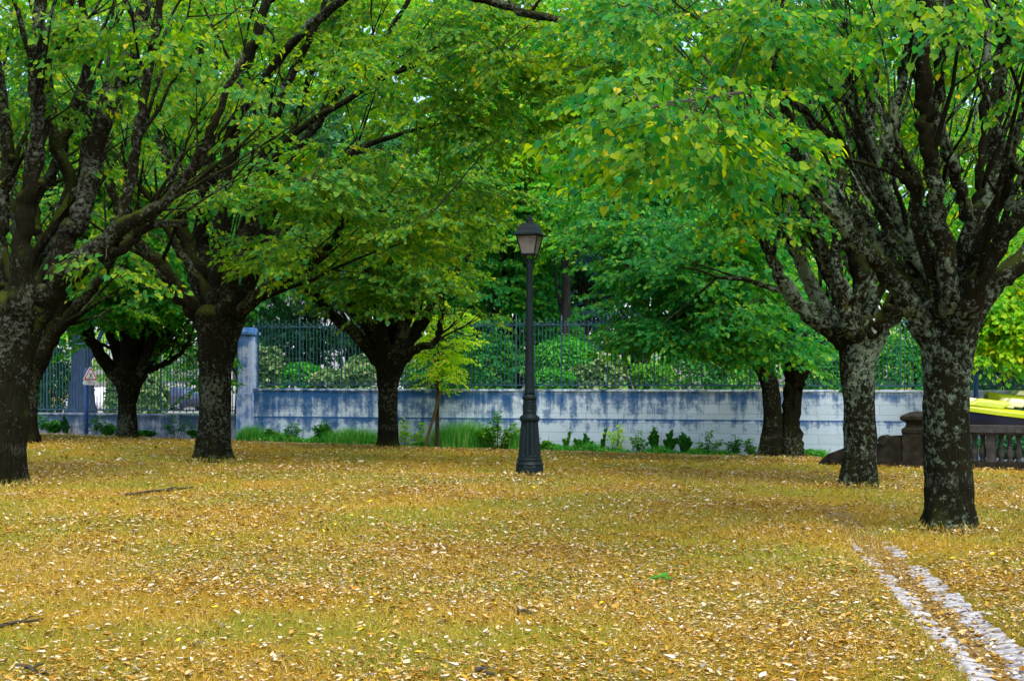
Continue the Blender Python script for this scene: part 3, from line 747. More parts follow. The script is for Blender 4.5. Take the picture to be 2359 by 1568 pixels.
L2 = on_ground(490, 1059); L2Y = 27.0
L2 = np.array([(490 - CX) / F * L2Y, L2Y, 0.0]); L2[2] = HC - (1058 - HY) / F * L2Y
lime_tree('big dark lime tree in front of the stone pillar with limbs sweeping right', L2, 0,
    [(490,1062,92),(491,1035,82),(494,950,78),(497,860,80),(500,790,98),(505,730,128)],
    [[(470,740,56,0),(420,680,46,-.3),(370,610,38,-.5),(320,560,30,-.7),(280,500,24,-.9),(230,380,18,-1)],
     [(480,715,50,.3),(440,600,44,.4),(420,520,36,.5),(400,420,30,.6),(375,320,26,.6),(360,170,22,.7),(350,20,16,.8)],
     [(490,705,44,.5),(470,600,36,.7),(460,500,32,.8),(470,400,28,.9),(450,250,22,1),(470,60,18,1.1)],
     [(505,695,60,-.1),(505,600,52,-.2),(510,500,48,-.2),(522,400,44,-.3),(545,260,38,-.3),(575,130,32,-.4),(610,15,26,-.4)],
     [(520,705,48,-.4),(545,600,40,-.5),(580,500,34,-.6),(600,400,30,-.7),(622,320,27,-.8),(660,200,23,-.9),(715,80,19,-1),(750,10,15,-1)],
     [(535,712,50,.2),(580,640,42,.2),(600,560,36,.3),(640,450,31,.3),(700,330,26,.4),(760,240,22,.4),(850,130,18,.5),(910,50,14,.5)],
     [(550,722,44,-.2),(600,675,36,-.4),(660,640,30,-.5),(720,605,24,-.6),(765,560,18,-.7),(800,480,14,-.7)],
     [(545,705,36,.6),(620,560,28,.9),(720,430,22,1.2),(830,345,17,1.4),(950,300,12,1.6),(1060,280,9,1.7)],
     [(515,700,34,.9),(560,520,26,1.3),(620,420,22,1.6),(690,250,18,1.9),(730,130,14,2.0),(760,20,11,2.0)],
     [(545,270,30,-.5),(640,140,25,-.9),(760,20,24,-1.6),(900,-50,26,-2.2),(1050,-20,25,-2.8),(1180,20,24,-3.2),(1300,48,20,-3.5),(1400,70,17,-3.8),(1490,95,12,-4.0),(1560,110,8,-4.0)],
     [(600,400,24,-.8),(700,290,18,-1.0),(850,200,14,-1.2),(1000,140,11,-1.3),(1180,120,8,-1.4)]],
    [(930,460,220,130,27,2.4,20),(1060,290,170,100,26,2.0,10),(650,60,260,70,28.5,1.5,9),(720,430,110,50,24.6,.8,11),(1020,110,280,100,25.5,2.2,24),(1240,150,190,110,24.5,1.8,15),(640,560,80,40,25.6,.6,5),(480,440,50,30,24.6,.4,3),(1180,240,120,90,25.5,1.5,5),(1130,-6,150,24,26,1.2,7),(700,0,220,24,28,1.2,7)],
    'leaf_olive', 'bark', 0, 9, 6, 1.02, 20, bleaf=0.28, blen=1.1)

L1 = np.array([(8 - CX) / F * 21.0, 21.0, HC - (1119 - HY) / F * 21.0])
lime_tree('massive mossy lime tree cut off by the left edge', L1, 0,
    [(2,1123,112),(4,1090,108),(8,980,116),(12,880,118),(22,790,128),(42,710,148)],
    [[(85,715,84,0),(130,655,72,-.2),(200,590,58,-.4),(270,530,46,-.6),(340,490,36,-.8),(400,440,32,-.9),(465,350,27,-1.1),(500,270,22,-1.2),(560,120,16,-1.3)],
     [(95,690,80,.2),(150,560,66,.3),(190,480,58,.3),(213,380,54,.4),(240,265,48,.4),(295,140,42,.5),(330,20,36,.5)],
     [(150,650,50,.5),(210,600,42,.6),(280,570,34,.7),(340,520,28,.8),(430,512,20,.8)],
     [(50,690,70,-.4),(52,560,56,-.5),(62,470,50,-.6),(88,330,44,-.7),(82,180,38,-.8),(90,10,32,-.8)],
     [(20,690,60,.2),(-5,560,50,.3),(0,470,42,.4),(18,380,38,.4),(8,250,32,.5),(-20,60,26,.5)],
     [(110,620,52,.8),(160,430,38,1.0),(125,320,34,1.1),(108,160,30,1.2),(150,20,24,1.2)],
     [(270,535,34,-.5),(300,430,30,-.5),(318,300,27,-.6),(340,180,24,-.6),(368,20,20,-.6)],
     [(190,490,34,1.0),(200,300,28,1.3),(200,150,24,1.4),(190,10,20,1.5)],
     [(60,480,30,1.1),(130,380,26,1.4),(170,250,22,1.6),(240,60,17,1.8)]],
    [(110,40,160,40,20.5,1.0,5),(330,60,160,50,20.5,1.0,5),(60,230,90,50,22.0,.6,2),(230,600,40,20,20.2,.3,1)],
    'leaf_olive', 'bark_moss', 0, 7, 5, 1.0, 16, bleaf=0.15)

L0 = np.array([(62 - CX) / F * 33.0, 33.0, HC - (1006 - HY) / F * 33.0])
lime_tree('dark lime tree half hidden behind the massive left trunk', L0, 0,
    [(58,1010,60),(60,980,52),(62,900,52),(70,850,66),(80,815,84)],
    [[(95,820,48,0),(135,760,38,-.2),(175,710,30,-.4),(230,640,24,-.6),(262,590,20,-.7),(300,480,15,-.8)],
     [(80,800,46,.2),(90,700,36,.3),(100,580,28,.4),(120,400,20,.5),(130,220,14,.5)],
     [(95,800,40,.5),(150,700,30,.8),(180,600,24,1.0),(220,450,18,1.2),(260,280,13,1.3)],
     [(65,805,40,-.3),(20,700,30,-.4),(0,560,24,-.5),(-20,380,16,-.6)]],
    [(130,330,220,200,35.5,2.0,34),(380,330,160,200,36,2,26),(120,560,120,90,34,1.5,12)],
    'leaf_lime', 'bark', 2, 11, 3, 1.15, above=False)

L3 = np.array([(294 - CX) / F * 38.5, 38.5, HC - (1009 - HY) / F * 38.5])
lime_tree('small lime tree behind the road sign before the low wall, branching like a goblet', L3, 0,
    [(294,1012,56),(294,990,47),(294,930,44),(296,890,60),(300,862,86)],
    [[(272,872,40,0),(222,805,32,-.2),(190,755,27,-.3),(168,700,20,-.4),(140,620,13,-.5)],
     [(285,852,36,.3),(252,760,28,.4),(225,700,22,.5),(210,620,14,.6)],
     [(295,852,36,-.3),(290,760,30,-.4),(280,690,24,-.5),(275,600,16,-.5)],
     [(310,852,36,.1),(322,770,30,.1),(326,700,24,.2),(335,610,16,.2)],
     [(325,858,34,-.2),(347,790,28,-.2),(372,730,22,-.3),(400,650,15,-.4)],
     [(338,852,18,0),(380,838,14,-.2),(412,815,12,-.3),(432,790,11,-.3),(445,750,9,-.3)],
     [(330,850,30,.5),(380,780,22,.8),(420,710,17,1.0),(460,640,12,1.2)]],
    [(300,630,170,60,37.5,2,32),(330,690,90,22,36.8,.6,9),(450,600,130,90,39,1.5,20),(180,560,140,80,39,1.5,16),(420,440,160,160,40,2,36)],
    'leaf_dark_lime' if 'leaf_dark_lime' in M else 'leaf_emerald', 'bark', 2, 11, 2, 1.2, above=False)

# ------------------------------------------------------------------ trees of the garden behind the railings
def garden_tree(name, label, px, Y, h, rad, trunk_r, leaf, kind='broad', bark='bark_far', zlow=0.25, n=110, lean=0.0, cat='tree', group='garden trees behind the railings', flare=1.7, py=None):
    x = (px - CX) / F * Y
    base = np.array([x, Y, 0.05])
    t = thing(name, base, label, cat, group)
    mb = MB()
    pts = [base + np.array([lean * s, 0, h * 0.82 * s - 0.1 * (s == 0)]) + (rng.normal(0, .06, 3) if s > .2 else 0) for s in (0, .03, .1, .2, .35, .5, .7, .85, 1)]
    rr = [trunk_r * q for q in (1.75, 1.55, 1.25, .98, .8, .6, .4, .25, .1)] if flare < 1.6 else [trunk_r * q for q in (flare, 1.25 * (1 + (flare - 1.7) * .3), 1.06, 1, .85, .65, .4, .25, .1)]
    p4 = smooth_line(np.column_stack([pts, rr]), 4)
    mb.tube(p4[:, :3], p4[:, 3], 18, 0, 0.10, px)
    cr = Crown()
    zc = h * (zlow + (1 - zlow) * 0.5); zr = h * (1 - zlow) * 0.5
    for k in range(n):
        v = rng.normal(0, 1, 3); v /= np.linalg.norm(v); v *= rng.uniform(0.25, 1) ** 0.5
        if kind == 'cone':
            s = rng.uniform(0, 1); z = h * (zlow + (1 - zlow) * s); an = rng.uniform(0, 6.28); rq = rad * (1.02 - s) * rng.uniform(0.3, 1) ** .5
            c = base + np.array([rq * math.cos(an), rq * math.sin(an), z - 0.15 * rq])
        elif kind == 'cedar':
            tier = rng.integers(0, 7) / 6.0; an = rng.uniform(0, 6.28); rq = rad * (1 - 0.55 * tier) * rng.uniform(0.25, 1) ** .6
            c = base + np.array([rq * math.cos(an), rq * math.sin(an), h * (zlow + (1 - zlow) * tier) + rng.normal(0, .18)])
        else:
            c = base + np.array([v[0] * rad, v[1] * rad, zc + v[2] * zr])
        s = np.clip((c[2] - base[2]) / h - 0.12, 0.12, 0.8)
        i = int(s / 0.82 * (len(p4) - 1)); i = min(max(i, 2), len(p4) - 2)
        if k % 3 == 0 or kind == 'cedar':
            b0 = wiggle(p4[i, :3], c, 6, 0.15)
            mb.tube(b0, np.linspace(max(.03, p4[i, 3] * 0.3), .012, 6), 5)
        tm = SPRAY_CEDAR if kind == 'cedar' else SPRAY_FAR
        cr.clump(tm, c, c - p4[i, :3], 9 if kind != 'cedar' else 8, 1.0 if kind != 'cone' else 0.8, 0.35 if kind != 'cedar' else 0.15)
    mb.build('trunk', M[bark], t, True, base)
    cr.build(t, [M[leaf], M['twig']], base)
    return t

garden_tree('garden_tree', 'bright green broad tree behind the lantern', 1300, 58, 17, 5.2, .28, 'leaf_bright', zlow=.22, n=180)
garden_tree('cedar_tree', 'blue-green cedar with a dark trunk right of the lamp post', 1340, 53, 9.5, 2.4, .30, 'leaf_cedar', 'cedar', zlow=.36, n=34)
garden_tree('conifer_tree', 'dark drooping conifer just left of the lamp post', 1165, 50, 11.5, 2.2, .33, 'leaf_emerald', 'cone', zlow=.20, n=110)
garden_tree('conifer_tree', 'second dark conifer between the conifer beside the lamp post and the middle lime', 1085, 54, 12.5, 2.3, .30, 'leaf_emerald', 'cone', zlow=.16, n=110)
garden_tree('garden_tree', 'yellow-green tree rising behind the railings above the young tree', 1020, 62, 22, 5.5, .30, 'leaf_bright', zlow=.19, n=190)
garden_tree('garden_tree', 'light green tree directly behind the lantern, nearest of the garden trees', 1300, 47.5, 15, 3.0, .18, 'leaf_bright', zlow=.40, n=110)
garden_tree('garden_tree', 'emerald tree behind the railings left of the cedar', 1230, 66, 23, 5.0, .3, 'leaf_emerald', zlow=.25, n=130)
garden_tree('garden_tree', 'emerald tree behind the railings right of the cedar', 1480, 56, 17, 5.0, .3, 'leaf_emerald', zlow=.2, n=150)
garden_tree('garden_tree', 'yellow-green tree behind the railings above the twin-stemmed lime', 1650, 60, 18, 5.4, .3, 'leaf_bright', zlow=.19, n=190)
garden_tree('garden_tree', 'dense green tree behind the railings between the two right-hand limes', 1900, 54, 17, 4.8, .3, 'leaf_bright', zlow=.16, n=150)
garden_tree('garden_tree', 'tall yellow-green tree behind the nearest right lime', 2120, 60, 23, 5.4, .32, 'leaf_bright', zlow=.16, n=150)
garden_tree('garden_tree', 'bright tree behind the railings at the right edge', 2340, 52, 17, 4.6, .3, 'leaf_bright', zlow=.14, n=140)
garden_tree('garden_tree', 'dark tree behind the railings left of the middle lime trunk', 720, 55, 14, 4.2, .26, 'leaf_dark', zlow=.19, n=120)
garden_tree('garden_tree', 'yellow-green tree high behind the big dark left lime', 560, 62, 23, 5.6, .3, 'leaf_bright', zlow=.2, n=190)
garden_tree('garden_tree', 'yellow-green tree high behind the small goblet-shaped lime', 330, 64, 23, 5.6, .3, 'leaf_bright', zlow=.2, n=190)
garden_tree('garden_tree', 'yellow-green tree high at the left edge behind the railings', 90, 60, 23, 5.4, .3, 'leaf_bright', zlow=.19, n=190)
garden_tree('garden_tree', 'yellow-green tree behind the railings between the middle lime and its left neighbour', 820, 66, 24, 5.6, .3, 'leaf_bright', zlow=.2, n=190)
garden_tree('plane_tree', 'old tree with a broad blue-grey flared trunk behind the road sign', 188, 52, 15, 4.5, .38, 'leaf_dark', bark='bark_blue', zlow=.36, n=90, flare=1.5)

# two limes outside the right edge whose branches hang into view
def edge_lime(label, px, Y, masses, leaf):
    b = np.array([(px - CX) / F * Y, Y, float(gz((px - CX) / F * Y, Y))])
    bole = [(px, HY + (HC - b[2]) * F / Y + 3, 52*36/Y), (px, 960, 48*36/Y), (px + 2, 880, 50*36/Y), (px, 820, 80*36/Y)]
    limbs = [[(px - 14, 815, 40, 0), (px - 60, 740, 30, -.3), (px - 110, 700, 20, -.6), (px - 160, 690, 12, -.8)],
             [(px, 810, 40, 0), (px - 20, 700, 30, .2), (px - 40, 560, 20, .4), (px - 50, 400, 14, .5)],
             [(px + 14, 815, 40, 0), (px + 50, 720, 28, .2), (px + 80, 580, 18, .4)]]
    return lime_tree(label, b, 0, bole, limbs, masses, leaf, 'bark', 2, 11, 2, 1.2, 10, False)
edge_lime('bright lime tree beyond the right edge hanging over the yellow boats', 2480, 35.5, [(2310,730,80,60,34.5,.8,22),(2390,640,130,90,35,1.2,30),(2300,800,60,36,34.2,.5,8),(2268,690,40,40,34.3,.5,7)], 'leaf_bright')

# far wood closing the view, and the pale house seen in its gaps
cr = Crown()
for k in range(700):
    c = np.array([rng.uniform(-46, 46), rng.uniform(118, 128), rng.uniform(0.5, 40) ])
    cr.clump([(tv * 2.6, tt, tm) for tv, tt, tm in SPRAY_FAR], c, (0, -1, 0), 8, 2.6, 0.5)
o = cr.build(None, [M['leaf_bright'], M['twig']], (0, 0, 0), 'distant_wood')
tag(o, 'far belt of green trees closing the view behind the garden', 'wood', None, 'stuff')

# ------------------------------------------------------------------ shrubs of the garden
def shrub(name, label, px, py, rx, ry, Y, leaf, n=2200, size=0.12, up=0.5, group=None, rough=0.12, cat='shrub'):
    c = P(px, py, Y); a = rx / F * Y; b3 = ry / F * Y
    z0 = max(0.1, c[2] - b3)
    base = np.array([c[0], Y, 0.05])
    t = thing(name, base, label, cat, group)
    v = rng.normal(0, 1, (n, 3)); v /= np.linalg.norm(v, axis=1, keepdims=True)
    rad = 1 - np.abs(rng.normal(0, 0.16, n)) + np.array([mnoise.noise((q[0]*2.2 + px, q[1]*2.2, q[2]*2.2)) for q in v]) * rough * 2
    v2 = v * rad[:, None]
    pos = c + v2 * np.array([a, a * 0.85, b3])
    low = pos[:, 2] < c[2]
    pos[low, 2] = 0.1 + (pos[low, 2] - (c[2] - b3)) / b3 * (c[2] - 0.1)           # reach the ground
    nrm = v + rng.normal(0, 0.5, (n, 3)) + [0, 0, up]
    d = np.cross(nrm, rng.normal(0, 1, (n, 3))) + v * 0.6
    V, T = leaf_cloud(LEAF4, pos, d, nrm, size * rng.uniform(0.7, 1.3, n))
    tri_object('foliage', V - base, T, M[leaf], t)
    mb = MB()
    for k in range(5):
        an = k * 1.26; e = base + np.array([math.cos(an) * a * .5, math.sin(an) * a * .5, c[2] + b3 * 0.3])
        mb.tube(wiggle(base + [0, 0, -.05], e, 5, 0.1), np.linspace(.04, .012, 5), 5)
    mb.build('stem', M['twig'], t, True, base)
    return t
GS = 'garden shrubs behind the railings'
shrub('box_dome', 'big clipped bright green dome shrub behind the railings right of the lamp post', 1300, 832, 82, 56, 45.5, 'leaf_box', 5200, .11, .6, GS)
shrub('box_dome', 'low clipped green dome shrub in front of the big dome', 1272, 872, 54, 22, 43.2, 'leaf_box', 2600, .10, .6, GS)
shrub('laurel_bush', 'pale-leaved bush behind the railings right of the clipped domes', 1392, 862, 42, 34, 45, 'leaf_laurel', 1500, .17, .5, GS, .3)
shrub('laurel_bush', 'small cream-flecked bush beside the low clipped dome', 1334, 862, 18, 22, 44.5, 'leaf_laurel', 500, .14, .5, GS, .3)
shrub('flowering_bush', 'fresh light green bush behind the railings under the drooping lime', 1500, 864, 44, 28, 45, 'leaf_weed', 1500, .13, .7, GS, .3)
shrub('hedge_bush', 'broad dark hedge behind the railings left of the twin-stemmed lime', 1630, 845, 120, 46, 47, 'leaf_rosemary', 4500, .13, .6, GS, .15)
shrub('hedge_bush', 'dark bush behind the railings between the twin-stemmed and the slimmer lime', 1900, 850, 80, 46, 45, 'leaf_rosemary', 2600, .14, .6, GS, .2)
shrub('hedge_bush', 'green bush behind the railings between the slimmer and the nearest lime', 2070, 830, 70, 60, 44, 'leaf_emerald', 2600, .14, .6, GS, .2)
shrub('hedge_bush', 'dark bush behind the railings above the yellow boats', 2310, 845, 110, 60, 42.5, 'leaf_dark', 2800, .14, .5, GS, .2)
shrub('laurel_bush', 'pale-leaved bush right beside the stone pillar behind the railings', 612, 846, 34, 46, 45, 'leaf_laurel', 1500, .17, .5, GS, .3)
shrub('box_dome', 'low bright green dome behind the railings between pillar and middle lime', 690, 862, 54, 26, 52, 'leaf_box', 1800, .12, .6, GS)
shrub('laurel_bush', 'low pale-leaved bush left of the middle lime trunk behind the railings', 755, 874, 36, 20, 45, 'leaf_laurel', 900, .17, .5, GS, .3)
shrub('laurel_bush', 'taller pale-leaved bush touching the middle lime trunk behind the railings', 836, 858, 36, 34, 46, 'leaf_laurel', 1200, .17, .5, GS, .3)
shrub('hedge_bush', 'dark tall bush in shade behind the railings left of the middle lime', 690, 790, 100, 50, 54, 'leaf_dark', 2600, .15, .5, GS, .25)
shrub('hedge_bush', 'tall dark evergreen bush beside the stone pillar hiding the pale house', 630, 758, 80, 46, 58, 'leaf_dark', 2600, .15, .5, GS, .3)
shrub('hedge_bush', 'dark loose bush behind the railings just left of the middle lime fork', 795, 800, 50, 60, 57, 'leaf_dark', 1900, .15, .5, GS, .3)
shrub('hedge_bush', 'dark bush behind the railings under the two conifers', 1130, 830, 62, 62, 47.5, 'leaf_emerald', 2600, .14, .5, GS, .2)
shrub('hedge_bush', 'dark round bush at the left edge behind the low railings', 110, 868, 50, 76, 55, 'leaf_dark', 2600, .15, .5, GS, .2)
shrub('laurel_bush', 'pale-leaved bush behind the low railings beside the dark car', 348, 908, 34, 40, 52, 'leaf_laurel', 1700, .18, .5, GS, .3)
shrub('laurel_bush', 'narrow pale-leaved bush between blue-grey trunk and goblet lime', 262, 908, 15, 40, 52, 'leaf_laurel', 700, .18, .5, GS, .3)
shrub('hedge_bush', 'dark bush behind the low railings above the dark car', 425, 838, 46, 40, 103, 'leaf_dark', 1800, .16, .5, GS, .25)

# ------------------------------------------------------------------ street wall, pillar, low wall, kerb, railings
W0 = wall_pt(583)
def wall_thing(name, label, cat, group=None):
    t = thing(name, (W0[0], W0[1], 0), label, cat, group)
    t.rotation_euler = (0, 0.002, WANG)
    return t
def wall_body(t, s0, s1, ztop, ledge, mat, thick=0.42, coping=0.055):
    def rough(mb2, x0, x1, y0, y1, z0, z1):
        n = max(2, int((x1 - x0) / 0.35))
        X = np.linspace(x0, x1, n + 1); V = []; Q = []
        for i, x in enumerate(X):
            j = rng.normal(0, .004, 4)
            V += [[x, y0 + j[0], z0], [x, y1, z0], [x, y1, z1 + j[2]], [x, y0 + j[3], z1 + j[2]]]
        for i in range(n):
            a, b4 = i * 4, i * 4 + 4
            for k in range(4): Q.append((a + k, b4 + k, b4 + (k + 1) % 4, a + (k + 1) % 4))
        Q += [(0, 1, 2, 3), (n*4+3, n*4+2, n*4+1, n*4)]
        mb2.add(V, [q[::-1] for q in Q])
    if ledge:
        m1 = MB(); rough(m1, s0, s1, -.035, thick, -.8, ledge); m1.build('plinth', M[mat], t)
    m2 = MB(); rough(m2, s0 + .002, s1 - .002, 0, thick - .01, ledge if ledge else -.8, ztop - coping); m2.build('wall_face', M[mat], t)
    m3 = MB(); rough(m3, s0 - .0, s1, -.03, thick + .03, ztop - coping, ztop); m3.build('coping', M[mat], t)
S_R0, S_R1, S_L0, S_L1 = 0.02, wall_s(2700), wall_s(-160), wall_s(546)
t = wall_thing('stone_wall', 'long blue-stained pale stone block wall carrying the railings', 'wall')
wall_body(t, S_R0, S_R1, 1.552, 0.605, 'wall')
t = wall_thing('low_wall', 'low grey stone wall under the railings left of the pillar', 'wall')
wall_body(t, S_L0, S_L1, 0.77, 0, 'lowwall')
t = wall_thing('stone_pillar', 'tall blue-stained square stone gate pillar between low and high wall', 'pillar')
pc = (S_L1 + S_R0) / 2
mb = MB(); mb.box((pc, .16, .35), (.50, .62, 2.1)); mb.build('base_block', M['pillar'], t)
mb = MB(); mb.box((pc, .17, 2.28), (.45, .54, 1.76)); mb.build('shaft', M['pillar'], t)
mb = MB(); mb.box((pc, .17, 3.20), (.52, .62, .08)); mb.box((pc, .17, 3.31), (.48, .58, .14), taper=.7); mb.build('cap', M['pillar'], t)

k0 = np.array([*wall_pt(-100, .62)]); k1 = np.array([*wall_pt(2120, .62)])
mb = MB(); nk = 46
for i in range(nk):
    u0, u1 = (i + .01) / nk, (i + .99) / nk
    p = k0 + (k1 - k0) * (u0 + u1) / 2
    mb.box((p[0], p[1], float(gz(*p)) - .03 + rng.normal(0, .004)), (np.linalg.norm(k1 - k0) / nk * .985, .16, .14), WANG)
tag(mb.build('kerb', M['kerb']), 'pale stone kerb strip edging the bed along the foot of the walls', 'kerb', None, 'structure')

def railing(label, s0, s1, zb, zt, bay=1.35, nb=12):
    t = wall_thing('railing', label, 'fence', 'railings on the street wall')
    y = 0.19
    mb = MB(); mb.box(((s0+s1)/2, y, zb), (s1-s0, .045, .04)); mb.build('bottom_rail', M['fence_iron'], t)
    mb = MB(); mb.box(((s0+s1)/2, y, zt), (s1-s0, .045, .035)); mb.build('top_rail', M['fence_iron'], t)
    n = int(round((s1 - s0) / bay)); bw = (s1 - s0) / n
    for i in range(n + 1):
        x = s0 + i * bw
        mb = MB(); mb.box((x, y, (zb - .09 + zt + .12) / 2), (.042, .042, zt - zb + .21))
        mb.lathe([(.02,zt+.12),(.034,zt+.14),(.02,zt+.17),(.03,zt+.2),(.012,zt+.26),(.002,zt+.33)], (x, y, 0), 8)
        mb.build('post', M['fence_iron'], t)
        if i == n: break
        mb = MB()
        for k in range(1, nb):
            xb = x + bw * k / nb
            big = k % 2 == 0
            top = zt + (.11 if big else .05)
            mb.box((xb, y, (zb + top) / 2), (.020, .020, top - zb))
            mb.lathe([(.008, top), (.02, top + .02), (.014, top + .05), (.002, top + (.12 if big else .07))], (xb, y, 0), 6)
            if big:
                mb.box((xb, y, zb + .115), (.05, .025, .022)); mb.box((xb, y, zb - .05), (.025, .025, .06))
                for sg in (-1, 1):
                    mb.tube([(xb + sg*.012, y, zb + .11), (xb + sg*.05, y, zb + .10), (xb + sg*.075, y, zb + .06), (xb + sg*.085, y, zb + .02)], [.007]*4, 4)
                    mb.tube([(xb + sg*.012, y, zt + .02), (xb + sg*.06, y, zt + .04), (xb + sg*.085, y, zt + .09)], [.006]*3, 4)
                mb.box((xb, y, zt - .05), (.03, .025, .018))
        mb.build('bar_panel', M['fence_iron'], t)
railing('high blue-green iron railing with spiked finials on the long stained wall', S_R0 + .06, S_R1 - .1, 1.665, 3.385)
railing('lower blue-green iron railing on the low wall left of the pillar', S_L0 + .1, S_L1 - .06, .88, 2.92)

# ------------------------------------------------------------------ plants at the foot of the walls
def plant(name, label, px, ytop, ybase, w, kind, leaf='leaf_weed', dy=0.42, cat='plant', lean=0.0, group='plants along the foot of the wall'):
    x, Y = wall_pt(px, dy)
    z = float(gz(x, Y)); base = np.array([x, Y, z])
    h = (ybase - ytop) / F * Y; hw = w / 2 / F * Y
    t = thing(name, base, label, cat, group)
    if kind == 'grass':
        n = int(1300 * hw * 2)
        an = rng.uniform(0, 6.28, n); rr = np.sqrt(rng.uniform(0, 1, n))
        p = base + np.stack([hw * rr * np.cos(an), .25 * rr * np.sin(an), np.full(n, -.02)], 1)
        hh = h * rng.uniform(.45, 1.25, n) * (1 - .3 * rr)
        d = rng.normal(0, .22, (n, 2)) + [.12, 0]
        sd = rng.uniform(0, 6.28, n); sv = np.stack([np.cos(sd), np.sin(sd), np.zeros(n)], 1) * .008
        m1 = p + np.stack([d[:,0]*hh*.35, d[:,1]*hh*.35, hh*.6], 1); e = p + np.stack([d[:,0]*hh*1.1, d[:,1]*hh*1.1, hh], 1)
        V = np.stack([p - sv, p + sv, m1 + sv * .8, m1 - sv * .8, e], 1).reshape(-1, 3)
        T = (np.array([[0,1,2],[0,2,3],[3,2,4]])[None] + (np.arange(n) * 5)[:, None, None]).reshape(-1, 3)
        tri_object('blades', V - base, T, M['grass_green'], t)
        return t
    mb = MB(); pos, ld, nm, sz = [], [], [], []
    ns = {'sapling': 5, 'bush': 16, 'rosemary': 9, 'spike': 2}[kind]
    for k in range(ns):
        u = (k + .5) / ns * 2 - 1 if kind != 'bush' else rng.uniform(-1, 1)
        e = base + np.array([hw * (u + rng.normal(0, .15)) + lean * h, rng.normal(0, .3) * hw, h * rng.uniform(.6, 1.0) * (1 - .25 * abs(u))])
        if k == ns // 2: e[2] = base[2] + h
        b0 = base + np.array([hw * u * .22, rng.normal(0, .03), -.03])
        mid = (b0 + e) / 2 + np.array([-.12 * hw * u, 0, .06 * h])
        s = smooth_line([b0, mid, e], 6)
        mb.tube(s, np.linspace(.010, .003, len(s)), 4)
        m = {'sapling': 40, 'bush': 50, 'rosemary': 90, 'spike': 100}[kind]
        for q in range(m):
            f = rng.uniform(.12 if kind in ('rosemary', 'spike') else .3, 1.0); i = f * (len(s) - 1); i0 = int(i); i1 = min(i0 + 1, len(s) - 1)
            p = s[i0] + (s[i1] - s[i0]) * (i - i0); ax = s[i1] - s[max(i0 - 1, 0)]; ax = ax / (np.linalg.norm(ax) + 1e-6)
            an = rng.uniform(0, 6.28); out = np.array([math.cos(an), math.sin(an), 0])
            if kind in ('rosemary', 'spike'):
                pos.append(p); ld.append(ax * .8 + out * .7); nm.append(out + rng.normal(0, .3, 3)); sz.append(rng.uniform(.06, .11))
            else:
                pos.append(p + out * rng.uniform(.01, .09)); ld.append(out + [0, 0, rng.normal(0, .3)]); nm.append([rng.normal(0, .4), rng.normal(0, .4), 1]); sz.append(rng.uniform(.055, .105))
    V, T = leaf_cloud(LEAF6 if kind in ('sapling', 'bush') else LEAF4, np.array(pos), np.array(ld), np.array(nm), np.array(sz))
    mb.build('stem', M['twig'], t, True, base)
    tri_object('foliage', V - base, T, M[leaf], t)
    return t
plant('leafy_weed', 'low bright weed right of the lamp post foot', 1262, 1018, 1044, 34, 'bush')
plant('leafy_weed', 'upright broad-leaved weed second right of the lamp post', 1304, 1000, 1045, 26, 'spike', 'leaf_weed')
plant('rosemary_bush', 'dark spiky plant leaning left at the wall foot', 1352, 1006, 1047, 38, 'rosemary', 'leaf_rosemary', lean=-.25)
plant('leafy_weed', 'thin single-stem weed beside the light green sapling', 1386, 992, 1046, 8, 'spike', 'leaf_rosemary', lean=.1)
plant('wall_sapling', 'tall light green sapling over the pale kerb at the wall foot', 1420, 978, 1049, 62, 'sapling', 'leaf_young')
plant('wall_sapling', 'compact sapling right of the tall light green one', 1472, 994, 1049, 44, 'sapling')
plant('rosemary_bush', 'narrow upright spiky plant, leftmost of three in a row', 1508, 990, 1050, 20, 'rosemary', 'leaf_rosemary')
plant('rosemary_bush', 'spiky plant with two leaning shoots, middle of three in a row', 1539, 996, 1051, 34, 'rosemary', 'leaf_rosemary', lean=.12)
plant('rosemary_bush', 'dense upright spiky plant, rightmost of three in a row', 1578, 1000, 1051, 36, 'rosemary', 'leaf_rosemary')
plant('wall_sapling', 'wide open sapling at the wall foot left of the twin-stemmed lime', 1638, 992, 1051, 60, 'sapling')
plant('wall_sapling', 'thin sapling next to the twin-stemmed lime', 1694, 1000, 1052, 30, 'sapling', 'leaf_rosemary')
plant('wall_sapling', 'small sapling touching the left foot of the twin-stemmed lime', 1728, 1008, 1053, 34, 'sapling')
plant('leafy_weed', 'dark weed between twin-stemmed lime and slimmer lime', 1868, 1036, 1060, 40, 'bush', 'leaf_rosemary')
plant('wall_sapling', 'leafy sapling at the low wall beside the massive left trunk', 95, 955, 1004, 38, 'sapling', 'leaf_rosemary')
plant('leafy_weed', 'rounded weed at the low wall second from the left', 124, 970, 1005, 34, 'bush', 'leaf_rosemary')
plant('rosemary_bush', 'dark narrow spiky plant at the low wall', 150, 964, 1005, 16, 'rosemary', 'leaf_dark')
plant('wall_sapling', 'sapling at the low wall right beside the road sign post', 220, 954, 1005, 48, 'sapling', 'leaf_rosemary')
plant('leafy_weed', 'weed at the low wall left of the goblet lime', 250, 975, 1006, 34, 'bush', 'leaf_rosemary')
plant('leafy_weed', 'sparse weed right of the goblet lime foot', 335, 986, 1007, 40, 'bush', 'leaf_rosemary')
plant('wall_sapling', 'bushy wide sapling in the middle of the low wall', 404, 952, 1009, 66, 'sapling', 'leaf_rosemary')
plant('wall_sapling', 'thin sapling at the low wall behind the big dark lime', 444, 974, 1009, 26, 'sapling', 'leaf_rosemary')
plant('grass_clump', 'tuft of tall green grass at the pillar foot', 578, 972, 1016, 64, 'grass', dy=.5)
plant('leafy_weed', 'bright weed between pillar grass and sapling', 626, 982, 1016, 34, 'bush')
